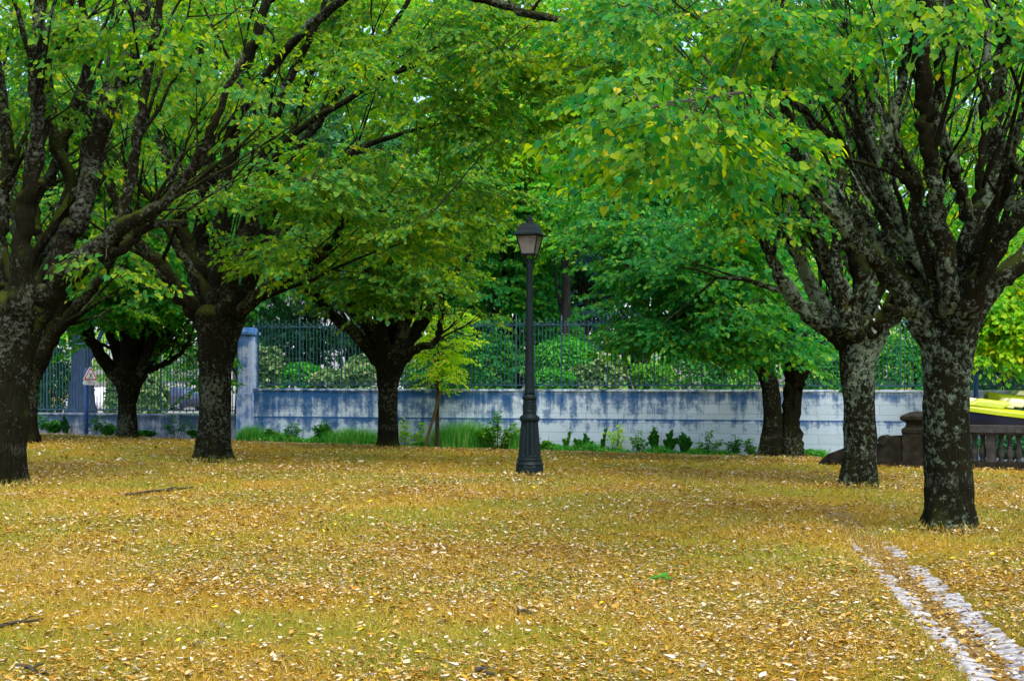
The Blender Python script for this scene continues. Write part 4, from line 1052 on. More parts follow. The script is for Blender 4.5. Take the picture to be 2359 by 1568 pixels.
plant('wall_sapling', 'slender leaning sapling at the stained wall left of the grass', 668, 968, 1018, 44, 'sapling', 'leaf_rosemary', lean=.2)
plant('leafy_weed', 'dark-based bushy weed left of the tall grass', 742, 966, 1022, 44, 'bush', 'leaf_rosemary')
plant('grass_clump', 'tall green grass left of the middle lime trunk', 812, 978, 1024, 130, 'grass', dy=.5)
plant('wall_sapling', 'light green sapling right of the middle lime trunk', 930, 956, 1026, 46, 'sapling', 'leaf_young')
plant('wall_sapling', 'pale sapling behind the leaning stake', 966, 970, 1028, 50, 'sapling', 'leaf_young')
plant('grass_clump', 'widest clump of tall seeding grass right of the stake', 1064, 962, 1034, 150, 'grass', dy=.55)
plant('leafy_bush', 'big bright bush left of the lamp post at the wall', 1146, 950, 1040, 120, 'bush', 'leaf_weed', dy=.7)
plant('grass_clump', 'grass clump behind the lamp post foot', 1196, 984, 1040, 60, 'grass', dy=.5)

nw = 22000
px_ = rng.uniform(545, 1900, nw); dy_ = rng.uniform(.06, .62, nw)
dens = np.array([mnoise.noise((p / 60.0, 2.2, 0)) for p in px_]) + np.where((px_ > 540) & (px_ < 1230), .28, .26)
keep = rng.uniform(0, 1, nw) < np.clip(.35 + dens * 1.2, .03, 1)
wp = np.array([wall_pt(p, d) for p, d in zip(px_[keep], dy_[keep])]); nw = len(wp)
hw_ = np.clip(.10 + .28 * (dens[keep] + .1), .06, .42) * rng.uniform(.5, 1.2, nw)
b0 = np.column_stack([wp, gz(wp[:, 0], wp[:, 1]) - .01]); an = rng.uniform(0, 6.28, nw)
sv = np.stack([np.cos(an), np.sin(an), np.zeros(nw)], 1) * .011; ln_ = rng.normal(0, .35, (nw, 2))
mid = b0 + np.stack([ln_[:, 0] * hw_ * .4, ln_[:, 1] * hw_ * .4, hw_ * .65], 1); e = b0 + np.stack([ln_[:, 0] * hw_, ln_[:, 1] * hw_, hw_], 1)
Vg = np.stack([b0 - sv, b0 + sv, mid + sv * .9, mid - sv * .9, e], 1).reshape(-1, 3)
Tg = (np.array([[0,1,2],[0,2,3],[3,2,4]])[None] + (np.arange(nw) * 5)[:, None, None]).reshape(-1, 3)
kf = rng.uniform(0, 1, nw) < .55; m5 = int(kf.sum())
V2, T2 = leaf_cloud(LEAF6, mid[kf] + rng.normal(0, .03, (m5, 3)), rng.normal(0, 1, (m5, 3)) * [1, 1, .4], rng.normal(0, .5, (m5, 3)) + [0, 0, 1], rng.uniform(.04, .085, m5))
o = tri_object('wall_weeds', np.vstack([Vg, V2]), np.vstack([Tg, T2 + len(Vg)]), M['grass_green'])
tag(o, 'low bright green weeds and grass filling the bed along the foot of the wall', 'weeds', None, 'stuff')

# young tree with its two stakes
yb = np.array([*wall_pt(1008, .95), 0.0]); yb[2] = float(gz(yb[0], yb[1]))
t = thing('young_tree', yb, 'slender young tree with bright yellow-green leaves right of the middle lime', 'tree')
yY = yb[1]
tr = smooth_line([yb + [0, 0, -.05], P(1009, 950, yY), P(1008, 850, yY), P(1012, 760, yY), P(1022, 700, yY)], 6)
mb = MB(); mb.tube(tr, np.linspace(.05, .012, len(tr)), 8)
cr = Crown()
for k in range(84):
    f = rng.uniform(0, 1)
    cy = 710 + 165 * f; rx = 54 * math.sin(math.pi * min(1, .22 + f * .7)) ** .8
    c = P(1012 + rng.uniform(-1, 1) * rx + (10 if f < .5 else 0), cy + rng.normal(0, 6), yY + rng.normal(0, .45))
    i = int(np.argmin(np.abs(tr[:, 2] - (c[2] - .15))))
    mb.tube(wiggle(tr[i], c, 5, .1), np.linspace(.014, .005, 5), 4)
    cr.clump(SPRAY_NEAR, c, c - tr[i], 2, .25, .4, .82)
mb.build('trunk', M['twig'], t, True, yb)
cr.build(t, [M['leaf_young'], M['twig']], yb)
def stake(label, p0, p1, r):
    t = thing('tree_stake', p0, label, 'stake', 'stakes of the young tree')
    mb = MB(); mb.tube(smooth_line([p0 - [0, 0, .1], (p0 + p1) / 2 + [.012, 0, .01], p1], 4), [r] * 9, 9, 0, .08)
    mb.build('pole', M['stake'], t, True, p0)
    mb = MB(); mb.lathe([(r * .98, -.05), (r * 1.06, -.015), (r * .5, .004)], p1 - p0, 9); mb.build('cut_end', M['stake'], t, True)
s0 = P(976, 1028, yY - .25); s0[2] = float(gz(s0[0], s0[1]))
stake('brown stake leaning against the young tree', s0, P(1016, 900, yY - .1), .045)
s1 = yb + np.array([-.06, .03, 0])
stake('upright green-grey stake beside the young tree trunk', s1, P(1007, 872, yY + .03), .04)

# ------------------------------------------------------------------ the lamp post
lb = on_ground(1220, 1096)
t = thing('lamp_post', lb, 'dark cast-iron street lamp with a square glazed lantern in the middle of the lawn', 'street lamp')
ls = lb[1] / 25.05
def sc_(pr): return [(r * ls, z * ls) for r, z in pr]
mb = MB(); mb.lathe(sc_([(.268,-.08),(.268,.02),(.262,.15),(.262,.175),(.245,.195)]), (0,0,0), 8, R(22.5)); mb.build('plinth', M['iron'], t)
mb = MB(); mb.lathe(sc_([(.238,.192),(.246,.215),(.226,.245),(.214,.275),(.226,.29),(.222,.315),(.205,.33),(.205,.36)] + [(.205 - (z - .36) * .086, z) for z in np.linspace(.38, .94, 14)] + [(.150,.955),(.156,.975),(.172,.99),(.182,1.02),(.178,1.05),(.160,1.07),(.138,1.085)]), (0,0,0), 96, 0, 0, (.37*ls, .945*ls, 12, .13)); mb.build('fluted_base', M['iron'], t, False)
mb = MB(); mb.lathe(sc_([(.136,1.08),(.122,1.10),(.120,1.13),(.124,1.15),(.117,1.17),(.114,1.28),(.112,1.31),(.118,1.33),(.114,1.345),(.120,1.36),(.134,1.38),(.134,1.41),(.116,1.43),(.098,1.45)]), (0,0,0), 28)
for k in range(6):
    a = k * math.pi / 3; mb.box((.117*ls*math.cos(a), .117*ls*math.sin(a), 1.225*ls), (.02, .03, .10), a)
mb.build('collar', M['iron'], t)
mb = MB(); mb.lathe(sc_([(.100,1.44),(.094,1.50),(.090,1.58),(.083,1.8),(.075,2.2),(.067,2.7),(.060,3.3),(.056,3.70),(.060,3.72),(.056,3.735),(.057,3.79),(.066,3.81),(.060,3.83),(.03,3.85)]), (0,0,0), 24); mb.build('shaft', M['iron'], t, True)
YAW = R(-16)
lan = MB()
def corner(h, z, k):
    a = YAW + R(45) + k * math.pi / 2
    return np.array([h * math.sqrt(2) * math.cos(a), h * math.sqrt(2) * math.sin(a), z]) * ls
zb_, zt_, hb_, ht_ = 3.945, 4.275, .118, .192
for k in range(4):
    lan.tube([corner(hb_, zb_, k), corner(ht_, zt_, k)], [.012, .012], 6)
    lan.tube([corner(hb_, zb_, k), corner(hb_, zb_, k + 1)], [.014, .014], 6)
    lan.tube([corner(ht_, zt_, k), corner(ht_, zt_, k + 1)], [.013, .013], 6)
    lan.tube(smooth_line([np.array([0, 0, 3.80 * ls]), corner(.055, 3.83, k), corner(.10, 3.90, k), corner(hb_, zb_, k)], 4), [.014] * 13, 6)
lan.lathe(sc_([(hb_*1.40, zb_-.012), (hb_*1.40, zb_+.004)]), (0,0,0), 4, YAW + R(45))
lan.build('lantern_frame', M['iron'], t)
for k in range(4):
    p = [corner(hb_-.006, zb_+.008, k), corner(hb_-.006, zb_+.008, k+1), corner(ht_-.006, zt_-.004, k+1), corner(ht_-.006, zt_-.004, k)]
    nn = np.cross(p[1]-p[0], p[3]-p[0]); nn /= np.linalg.norm(nn)
    mb = MB(); mb.add([*p, *[q - nn*.005 for q in p]], [(0,1,2,3),(7,6,5,4),(0,4,5,1),(1,5,6,2),(2,6,7,3),(3,7,4,0)]); mb.build('glass_pane', M['lantern_glass'], t)
mb = MB(); q2 = math.sqrt(2)
mb.lathe(sc_([(.246*q2,4.276),(.252*q2,4.284),(.250*q2,4.296),(.205*q2,4.318),(.186*q2,4.36),(.170*q2,4.41),(.146*q2,4.455),(.118*q2,4.49),(.07*q2,4.505)]), (0,0,0), 4, YAW + R(45)); mb.build('lantern_roof', M['iron'], t)
mb = MB(); mb.lathe(sc_([(.066,4.50),(.062,4.545),(.070,4.55),(.066,4.57),(.044,4.585),(.046,4.61),(.03,4.635),(.006,4.65)]), (0,0,0), 12); mb.build('finial', M['iron'], t)
mb = MB(); mb.lathe(sc_([(.03,3.95),(.03,4.02),(.022,4.03),(.05,4.08),(.055,4.13),(.03,4.18),(.004,4.20)]), (0,0,0), 12); mb.build('bulb', M['white'], t, True)

# ------------------------------------------------------------------ stone gutter
gb = np.array([GX0 - GSL * 1.0, 7.0, float(gz(GX0 - .135, 7.0))])
t = thing('stone_gutter', gb, 'shallow gutter of pale rough stones running through the dry grass at the lower right', 'gutter')
ang = math.atan2(1, GSL)
dirv = np.array([math.cos(ang), math.sin(ang)]); sidev = np.array([dirv[1], -dirv[0]])
mb = MB(); V = []; Q = []
yy = np.arange(5.5, 19.2, .15)
for i, y in enumerate(yy):
    c = np.array([GX0 + GSL * (y - 8), y]); z = float(gz(*c))
    for s in (-.29, -.12, 0, .12, .29):
        p = c + sidev * s; V.append([p[0], p[1], z - (.075 if abs(s) > .2 else .045) + rng.normal(0, .003)])
for i in range(len(yy) - 1):
    for j in range(4): Q.append((i*5+j, i*5+j+1, i*5+j+6, i*5+j+5))
mb.add(V, Q); mb.build('channel_bed', M['mortar'], t, True, gb)
y = 6.75
for side in (-1, 1):
    y = 6.7
    for k in range(48):
        ln = rng.uniform(.125, .20) * (1 if y < 13 else 1.2)
        wd = rng.uniform(.17, .25)
        yc = y + ln / 2; c = np.array([GX0 + GSL * (yc - 8), yc]) + sidev * side * (.265 - wd / 2 + rng.normal(0, .012))
        z = float(gz(*c)) - .030 - max(0, (yc - 11) * .006)
        mb = MB()
        if rng.uniform() < .10 + max(0, y - 10) * .08: y += ln; continue
        hl, hw = ln / 2 * rng.uniform(.62, .80), wd / 2 * rng.uniform(.8, 1.05)
        V = []
        sk = rng.normal(0, .25)
        for zz, f in ((-.06, 1.0), (.002, .97), (.009, .86)):
            for k2 in range(10):
                a = k2 * math.pi / 5 + .3; ca, sa = math.cos(a), math.sin(a)
                e = 1 / max(abs(ca), abs(sa)) ** .75
                lx, ly = ca * e * hl * f * rng.uniform(.92, 1.06), sa * e * hw * f * rng.uniform(.92, 1.06)
                lx += ly * sk
                q = c + dirv * lx + sidev * ly
                V.append([q[0], q[1], z + zz + side * ly * .14 + rng.normal(0, .002)])
        Q = [(i*10+j, i*10+(j+1) % 10, i*10+10+(j+1) % 10, i*10+10+j) for i in range(2) for j in range(10)] + [tuple(range(20, 30))]
        mb.add(V, [q[::-1] for q in Q]); mb.build('stone', M['gutter'], t, False, gb)
        y += ln + rng.uniform(.004, .02)

# ------------------------------------------------------------------ road sign, blue post
sb = np.array([*wall_pt(199, .7), 0]); sb[2] = float(gz(sb[0], sb[1])); sY = sb[1]
t = thing('road_sign', sb, 'triangular warning sign with a black cross over a 150 m plate on a blue post', 'road sign')
ph = HC - (846 - HY) / F * sY - sb[2]
mb = MB(); mb.lathe([(.062, -.2), (.062, ph * .62), (.05, ph * .63), (.05, ph - .02), (.03, ph)], (0,0,0), 14); mb.build('post', M['post_blue'], t, True)
def text_mesh(body, size, mat, parent, mtx):
    cu = bpy.data.curves.new('lettering', 'FONT'); cu.body = body; cu.size = size; cu.align_x = 'CENTER'; cu.align_y = 'CENTER'; cu.extrude = .0015
    ob = bpy.data.objects.new('lettering', cu); COL.objects.link(ob)
    bpy.context.view_layer.update()
    me = bpy.data.meshes.new_from_object(ob.evaluated_get(bpy.context.evaluated_depsgraph_get()))
    bpy.data.objects.remove(ob)
    me.name = 'lettering'
    v = np.zeros(len(me.vertices) * 3, np.float32); me.vertices.foreach_get('co', v); v = v.reshape(-1, 3)
    v = np.array([mtx(p) for p in v], np.float32); me.vertices.foreach_set('co', v.ravel())
    return link_mesh(me, 'lettering', mat, parent)
th = R(42)                                             # the plates are turned away to the side
ex, en = np.array([math.cos(th), math.sin(th), 0]), np.array([math.sin(th), -math.cos(th), 0])
cz = HC - (864 - HY) / F * sY - sb[2]
off = np.array([.085, 0, 0]) + en * .075
def plate(u, v, d=0.0): return off + ex * u + np.array([0, 0, cz + v]) + en * d
def tri_plate(mb, r, d0, d1):
    c = [plate(r * math.sin(a + e), r * math.cos(a + e), d) for d in (d0, d1) for a in (0, 2*math.pi/3, 4*math.pi/3) for e in (-.10, .10)]
    mb.add(c, [(0,1,2,3,4,5), (11,10,9,8,7,6)] + [(i, i+6, (i+1) % 6 + 6, (i+1) % 6) for i in range(6)])
rt = 36 / 1.5 / F * sY * .80
mb = MB(); tri_plate(mb, rt, 0, .02); pl = mb.build('warning_plate', M['white'], t)
mb = MB(); tri_plate(mb, rt * .90, .021, .024); mb.build('red_border', M['red'], pl)
mb = MB(); tri_plate(mb, rt * .70, .025, .028); mb.build('white_field', M['white'], pl)
mb = MB()
for sg in (-1, 1):
    a = [plate(sg * -.06 - .012, -.10 * .9 - .0, .030), plate(sg * -.06 + .018, -.09, .030), plate(sg * .045 + .016, .07, .030), plate(sg * .045 - .012, .07, .030)]
    a = [q + en * .0012 * sg for q in a]
    mb.add([*a, *[q - en * .003 for q in a]], [(0,1,2,3),(7,6,5,4),(0,4,5,1),(1,5,6,2),(2,6,7,3),(3,7,4,0)])
mb.build('black_cross', M['black'], pl)
pz = -(881 - 864) / F * sY
mb = MB(); hw_, hh_ = rt * .92, .062
a = [plate(u, pz + v, d) for d in (0, .018) for u, v in ((-hw_,-hh_*.7),(-hw_*.92,-hh_),(hw_*.92,-hh_),(hw_,-hh_*.7),(hw_,hh_*.7),(hw_*.92,hh_),(-hw_*.92,hh_),(-hw_,hh_*.7))]
mb.add(a, [tuple(range(8)), tuple(range(15, 7, -1))] + [(i, i+8, (i+1) % 8 + 8, (i+1) % 8) for i in range(8)])
dp = mb.build('distance_plate', M['white'], t)
text_mesh('150 m', .115, M['black'], dp, lambda p: plate(p[0], pz + p[1], .021 + p[2]))
mb = MB(); mb.box(off * .5 + [0, 0, cz + .02], (.12, .03, .03), th - R(90)); mb.box(off * .5 + [0, 0, cz + pz], (.12, .03, .03), th - R(90)); mb.build('bracket', M['post_blue'], t)

bb = np.array([*wall_pt(2248, .5), 0]); bb[2] = float(gz(bb[0], bb[1]))
t = thing('metal_post', bb, 'plain blue metal post in front of the wall beside the nearest right trunk', 'post')
hp = HC + (HY - 790) / F * bb[1] - bb[2]
mb = MB(); mb.lathe([(.058, -.2), (.058, hp - .01)], (0,0,0), 16); mb.build('shaft', M['post_blue'], t, True)
mb = MB(); mb.lathe([(.063, hp - .012), (.063, hp + .02), (.04, hp + .045), (.005, hp + .05)], (0,0,0), 16); mb.build('cap', M['post_blue'], t)

# ------------------------------------------------------------------ old balustrade
A0 = P(2114, 1064, 29.0); A1 = P(2520, 1064, 27.6)
bl = thing('balustrade', (A0[0], A0[1], 0.0), 'old mossy stone balustrade with a capped pier behind the nearest right lime', 'balustrade')
bl.rotation_euler = (0, 0, math.atan2(A1[1] - A0[1], A1[0] - A0[0]))
LB = float(np.linalg.norm((A1 - A0)[:2])); zg = -.16
ztop_ = HC - (977 - HY) / F * 29.0
mb = MB(); mb.box((0, 0, .22), (.54, .54, .82)); mb.box((0, 0, -.06), (.60, .60, .3)); mb.build('pier', M['old_stone'], bl)
mb = MB(); z = .63
mb.lathe([(.38, z), (.40, z + .03), (.40, z + .10), (.31, z + .15), (.28, z + .20), (.31, z + .25), (.41, z + .28), (.43, z + .30), (.43, z + .36), (.37, z + .39), (.2, z + .45), (.02, z + .47)], (0,0,0), 4, R(45)); mb.build('pier_cap', M['old_stone'], bl)
# descending scroll wing at the free end
mb = MB()
prof = [(-.28,.60),(-.54,.58),(-.58,.53),(-.54,.48),(-.72,.44),(-.80,.42),(-.98,.44),(-1.2,.46),(-1.42,.34),(-1.62,.26),(-1.78,.20),(-1.95,.06),(-2.05,-.12),(-2.05,-.35),(-.30,-.35)]
n = len(prof)
mb.add([(x, -.24, z) for x, z in prof] + [(x, .24, z) for x, z in prof], [tuple(range(n)), tuple(range(2*n-1, n-1, -1))] + [(i, i+n, (i+1) % n + n, (i+1) % n) for i in range(n)])
for x, z, r in ((-.66, .50, .10), (-1.15, .33, .12), (-1.65, .12, .12)):
    mb.add(*(lambda v, f: (v, f))(*tube_arrays([(x, -.30, z), (x, .30, z)], [r, r], 14, .1)))
mb.build('scroll_wing', M['old_stone'], bl)
mb = MB(); mb.box((LB/2 + .15, 0, ztop_ - .07), (LB - .3, .46, .14)); mb.box((LB/2 + .15, 0, ztop_ - .165), (LB - .3, .36, .05)); mb.build('handrail', M['rail_stone'], bl)
mb = MB(); mb.box((LB/2 + .15, 0, zg + .10), (LB - .3, .42, .30)); mb.build('base_course', M['old_stone'], bl)
bx = .62; cnt = 0; z0b, z1b = zg + .25, ztop_ - .19
while bx < LB - .2:
    if cnt % 6 == 5:
        mb = MB(); mb.box((bx, 0, (z0b + z1b) / 2), (.17, .30, z1b - z0b + .004)); mb.build('intermediate_pier', M['rail_stone'], bl); bx += .19
    else:
        H = z1b - z0b
        mb = MB(); mb.lathe([(.062, 0), (.062, .05*H), (.042, .09*H), (.055, .14*H), (.074, .26*H), (.072, .36*H), (.05, .55*H), (.036, .74*H), (.034, .80*H), (.05, .84*H), (.04, .88*H), (.058, .93*H), (.058, H)], (bx, 0, z0b), 12); mb.build('baluster', M['rail_stone'], bl, True); bx += .165
    cnt += 1

# ------------------------------------------------------------------ the two pedal boats stored behind the balustrade
def bevel(o, w):
    md = o.modifiers.new('bevel', 'BEVEL'); md.width = w; md.segments = 3; md.limit_method = 'ANGLE'
    return o
def pedal_boat(label, pos, yaw, pitch, L=4.2):
    t = thing('pedal_boat', pos, label, 'boat', 'pedal boats stored behind the balustrade')
    t.rotation_euler = (0, pitch, yaw)
    st = [(-.5, .10, .62), (-.46, .36, .60), (-.36, .55, .58), (-.15, .66, .56), (.15, .68, .56), (.38, .64, .57), (.48, .56, .58), (.5, .50, .59)]
    def loft(off):
        V, Q = [], []
        for x, w, z in st:
            x *= L
            for y2, zz in ((-w, z), (-w*.96, z-.18), (-w*.78, .16), (-w*.30, .0), (w*.30, .0), (w*.78, .16), (w*.96, z-.18), (w, z)):
                V.append((x, y2, zz + off))
        for i in range(len(st) - 1):
            for j in range(7): Q.append((i*8+j, i*8+j+1, i*8+j+9, i*8+j+8))
        Q += [tuple(range(8))[::-1], tuple(range((len(st)-1)*8, len(st)*8))]
        return V, Q
    mb = MB(); V, Q = loft(0); mb.add(V, [q[::-1] for q in Q]); mb.build('hull', M['navy_hull'], t, True)
    mb = MB(); V, Q = [], []
    n = len(st)
    for x, w, z in st:
        x *= L
        V += [(x, -w - .03, z - .10), (x, -w - .035, z - .0), (x, -w*.85, z + .06), (x, 0, z + .10), (x, w*.85, z + .06), (x, w + .035, z - .0), (x, w + .03, z - .10)]
    for i in range(n - 1):
        for j in range(6): Q.append((i*7+j, i*7+7+j, i*7+8+j, i*7+j+1))
    Q += [tuple(range(7)), tuple(range((n-1)*7, n*7))[::-1]]
    mb.add(V, Q); bevel(mb.build('deck', M['yellow_hull'], t, False), .02)
    def block(name, x0, x1, y0, y1, z0, z1, mat, slope=0.0):
        b5 = MB(); e = .05
        ring = lambda z, ins, dx: [(x0+ins+dx, y0+ins, z), (x1-ins+dx, y0+ins, z), (x1-ins+dx, y1-ins, z), (x0+ins+dx, y1-ins, z)]
        V = ring(z0, 0, 0) + ring(z1 - e, .02, slope) + ring(z1, .02 + e, slope)
        b5.add(V, [(0,3,2,1)] + [(i*4+j, i*4+(j+1) % 4, i*4+4+(j+1) % 4, i*4+4+j) for i in range(2) for j in range(4)] + [(8,9,10,11)])
        return bevel(b5.build(name, M[mat], t, False), .045)
    block('side_pontoon', -.34*L, -.14*L, -.60, -.38, .60, .80, 'yellow_hull', .22)
    block('side_pontoon', -.34*L, -.14*L, .38, .60, .60, .80, 'yellow_hull', .22)
    for y0 in (-.34, .02):
        block('seat', -.36*L, -.05*L, y0, y0 + .32, .66, .80, 'lit_yellow_hull', .06)
        block('backrest', -.10*L, .0*L, y0, y0 + .32, .70, .90, 'lit_yellow_hull', .10)
    block('bow_box', .26*L, .44*L, -.34, .34, .64, .74, 'yellow_hull')
    block('foot_well', .02*L, .25*L, -.35, .35, .655, .70, 'navy_hull')
    mb = MB()
    for x in (-.28, .28): mb.box((x*L, 0, .0), (.14, 1.1, .12))
    for x in (-.28, .28):
        for y2 in (-.5, .5): mb.box((x*L, y2, -.28), (.10, .10, .56))
    mb.build('trestle', M['stake'], t)
    return t
pb = P(2300, 978, 32.4)
pedal_boat('yellow and navy pedal boat, the nearer one resting behind the balustrade', (pb[0] + .35, 32.4, .42), R(4), R(6.5))
pb = P(2420, 978, 34.4)
pedal_boat('yellow pedal boat partly hidden beyond the nearer yellow one', (pb[0] + .45, 34.6, .60), R(6), R(5))

for lab, sx, w in (('added dark leafy mound for shade right behind the balusters at the right edge', 2330, 70), ('added dark leafy mound for shade between the capped pier and the nearest right trunk', 2190, 60)):  # dark leafy mounds added to stand in for the boats' shade
    shrub('shade_mound', lab, sx, 1024, w, 30, 30.2, 'leaf_dark', 2200, .07, .4, 'added shade mounds behind the balustrade', .2)

# ------------------------------------------------------------------ cars, house, gate pier far behind the railings
def car(label, pos, yaw, body):
    t = thing('parked_car', pos, label, 'car', 'cars parked on the driveway')
    t.rotation_euler = (0, 0, yaw)
    st = [(-2.15,.55,.78,.80,.72,.70),(-2.05,.30,.92,.95,.84,.74),(-1.75,.26,.98,1.12,.89,.76),(-1.45,.26,.99,1.44,.90,.66),(-.6,.24,.99,1.55,.91,.64),(.2,.24,.98,1.50,.91,.63),(.95,.25,.97,1.02,.90,.72),(1.6,.27,.88,.90,.87,.74),(2.0,.32,.74,.76,.80,.70),(2.15,.40,.60,.62,.66,.60)]
    mb = MB(); V, Q = [], []
    for x, zl, zbt, zr, w, wr in st:
        V += [(x,-w*.9,zl),(x,-w,.55),(x,-w,zbt),(x,-wr,zr),(x,0,zr+.03),(x,wr,zr),(x,w,zbt),(x,w,.55),(x,w*.9,zl)]
    for i in range(len(st)-1):
        for j in range(8): Q.append((i*9+j, i*9+j+1, i*9+j+10, i*9+j+9))
        Q.append((i*9+8, i*9, i*9+9, i*9+17))
    Q += [tuple(range(9))[::-1], tuple(range((len(st)-1)*9, len(st)*9))]
    mb.add(V, [q[::-1] for q in Q]); mb.build('body', M[body], t, False)
    def quad(name, pts, mat):
        m2 = MB(); m2.add(pts, [(0,1,2,3)]); return m2.build(name, M[mat], t)
    for s in (-1, 1):
        quad('side_window', [(-1.38,s*.875,1.03),(.75,s*.875,1.03),(.22,s*.665,1.45),(-1.28,s*.69,1.42)], 'glass')
        m2 = MB(); m2.box((-2.02, s*.62, .86), (.16, .34, .16)); m2.build('tail_light', M['tail'], t)
        m2 = MB(); m2.box((2.02, s*.58, .66), (.16, .30, .12)); m2.build('headlight', M['glass'], t)
        for x in (-1.35, 1.35):
            w = MB(); w.add(*tube_arrays([(x, s*.70, .33), (x, s*.925, .33)], [.33, .33], 22)); wh = w.build('wheel', M['tyre'], t)
            r2 = MB(); r2.add(*tube_arrays([(x, s*.90, .33), (x, s*.94, .33)], [.08, .07], 10))
            for k in range(5):
                a = k * 1.2566; r2.box((x + .12*math.cos(a), s*.932, .33 + .12*math.sin(a)), (.05, .02, .05)); r2.box((x + .19*math.cos(a), s*.932, .33 + .19*math.sin(a)), (.06, .018, .06))
            r2.build('rim', M['rim'], wh)
    quad('rear_window', [(-1.80,-.70,1.10),(-1.80,.70,1.10),(-1.50,.58,1.40),(-1.50,-.58,1.40)], 'glass')
    quad('windscreen', [(.90,.66,1.06),(.90,-.66,1.06),(.30,-.58,1.46),(.30,.58,1.46)], 'glass')
    m2 = MB(); m2.box((-2.14, 0, .42), (.14, 1.5, .22)); m2.build('bumper', M['black'], t)
    return t
cp = P(436, 947, 92)
car('dark blue car seen from behind with a red tail light, behind the low railings', (cp[0] - .9, 92, .03), R(142), 'car_dark')
cp = P(236, 947, 92)
car('white car partly hidden by the blue-grey trunk behind the low railings', (cp[0] - .5, 93, .03), R(170), 'car_white')
cp = P(940, 905, 86)
car('white car behind the high railings right of the middle lime trunk', (cp[0], 89, .03), R(80), 'car_white')

gp = P(944, 890, 70)
t = thing('gate_pier', (gp[0], 70, 0), 'white stone gate pier with a cornice right of the middle lime', 'pier')
mb = MB(); mb.box((0, 0, 1.0), (.62, .62, 2.1)); mb.build('shaft', M['white'], t)
mb = MB(); mb.box((0, 0, 2.11), (.78, .78, .12)); mb.box((0, 0, 2.26), (.70, .70, .18), taper=.8); mb.box((0, 0, 2.9), (.56, .56, 1.1)); mb.box((0, 0, 3.5), (.74, .74, .12)); mb.build('cornice', M['white'], t)

hx, hy = P(650, 800, 116)[:2]
t = thing('house', (hx, hy, 0), 'pale rendered house glimpsed through the trees left of the middle lime', 'house')
mb = MB(); mb.box((0, 4, 4.0), (11, 8, 8.2)); mb.build('wall', M['render'], t)
mb = MB(); mb.add([(-6,-.5,8.1),(6,-.5,8.1),(6,8.5,8.1),(-6,8.5,8.1),(-3,4,11),(3,4,11)], [(0,1,5,4),(1,2,5),(2,3,4,5),(3,0,4),(3,2,1,0)]); rf = mb.build('roof', M['slate'], t)
mb = MB(); mb.box((2.5, 4, 11.0), (.8, .6, 1.8)); mb.build('chimney', M['render'], rf)
for fl in (1.6, 5.2):
    for wx in (-3.6, -1.2, 1.2, 3.6):
        mb = MB(); mb.box((wx, -.02, fl + .6), (1.1, .12, 1.9)); w = mb.build('window', M['white'], t)
        mb = MB(); mb.box((wx - .24, -.085, fl + .6), (.42, .02, 1.6)); mb.box((wx + .24, -.085, fl + .6), (.42, .02, 1.6)); mb.build('pane', M['window_dark'], w)
wx0, wx1 = P(330, 880, 113)[0], P(1180, 880, 113)[0]
t = thing('garden_wall', ((wx0 + wx1) / 2, 113, 0), 'pale rendered boundary wall at the back of the driveway', 'wall')
mb = MB(); mb.box((0, 0, .95), (wx1 - wx0, .3, 2.0)); mb.build('wall_face', M['render'], t)
mb = MB(); mb.box((0, 0, 2.0), (wx1 - wx0 + .1, .42, .1)); mb.build('coping', M['slate'], t)

# ------------------------------------------------------------------ dead leaves, dry grass, sticks
def in_view(n, y0, y1, margin=1.2):
    """uniform points of the lawn between two distances, across the width the place shows"""
    out = []
    while sum(len(q) for q in out) < n:
        y = np.sqrt(rng.uniform(y0**2, y1**2, n)); x = rng.uniform(-1, 1, n) * (0.385 * y + margin)
        out.append(np.stack([x, y], 1))
    return np.concatenate(out)[:n]
def keep_lawn(p):
    wy = 42 - .248 * (p[:, 0] + 6.864)
    return p[p[:, 1] < wy - .75]
def zg_(p):
    z = gz(p[:, 0], p[:, 1]) + np.array([mnoise.noise((x*0.5, y*0.5, 3.1)) * .02 + mnoise.noise((x*1.9, y*1.9, 8.1)) * .012 for x, y in p])
    d = gutter_d(p[:, 0], p[:, 1])
    return z - np.where(p[:, 1] < 19.5, .05 * np.exp(-(d / .27)**4), 0)
LIT = (np.array([[0,0,.12],[-.20,.14,.20],[-.27,.52,.16],[.04,1.02,.26],[.25,.55,.22],[.20,.2,.10],[0,.5,-.06]]), np.array([[6,0,1],[6,1,2],[6,2,3],[6,3,4],[6,4,5],[6,5,0]]))
def litter(n, y0, y1, smin, smax, tilt):
    p = keep_lawn(in_view(n, y0, y1))
    patch = np.array([mnoise.noise((x*.45 + 7, y*.45, 1.7)) for x, y in p])
    p = p[rng.uniform(0, 1, len(p)) < np.clip(.66 + patch * 1.1, .22, 1)]
    d = np.abs(gutter_d(p[:, 0], p[:, 1])); p = p[(d > .27) | (p[:, 1] > 12.5) | (rng.uniform(0, 1, len(p)) < np.where(d < .1, .8, .25))]
    m = len(p); a = rng.uniform(0, 6.28, m)
    tilt = np.where(rng.uniform(0, 1, m) < .16, tilt, .11)
    pos = np.column_stack([p, zg_(p) + rng.uniform(.008, .034, m)])
    ld = np.stack([np.cos(a), np.sin(a), rng.normal(0, tilt, m)], 1)
    nm = np.stack([rng.normal(0, tilt * 1.2, m), rng.normal(0, tilt * 1.2, m), np.ones(m)], 1)
    return leaf_cloud(LIT, pos, ld, nm, np.exp(rng.normal(math.log((smin + smax) / 2), .42, m)).clip(smin * .5, smax * 2.0))
VV, TT, nn = [], [], 0
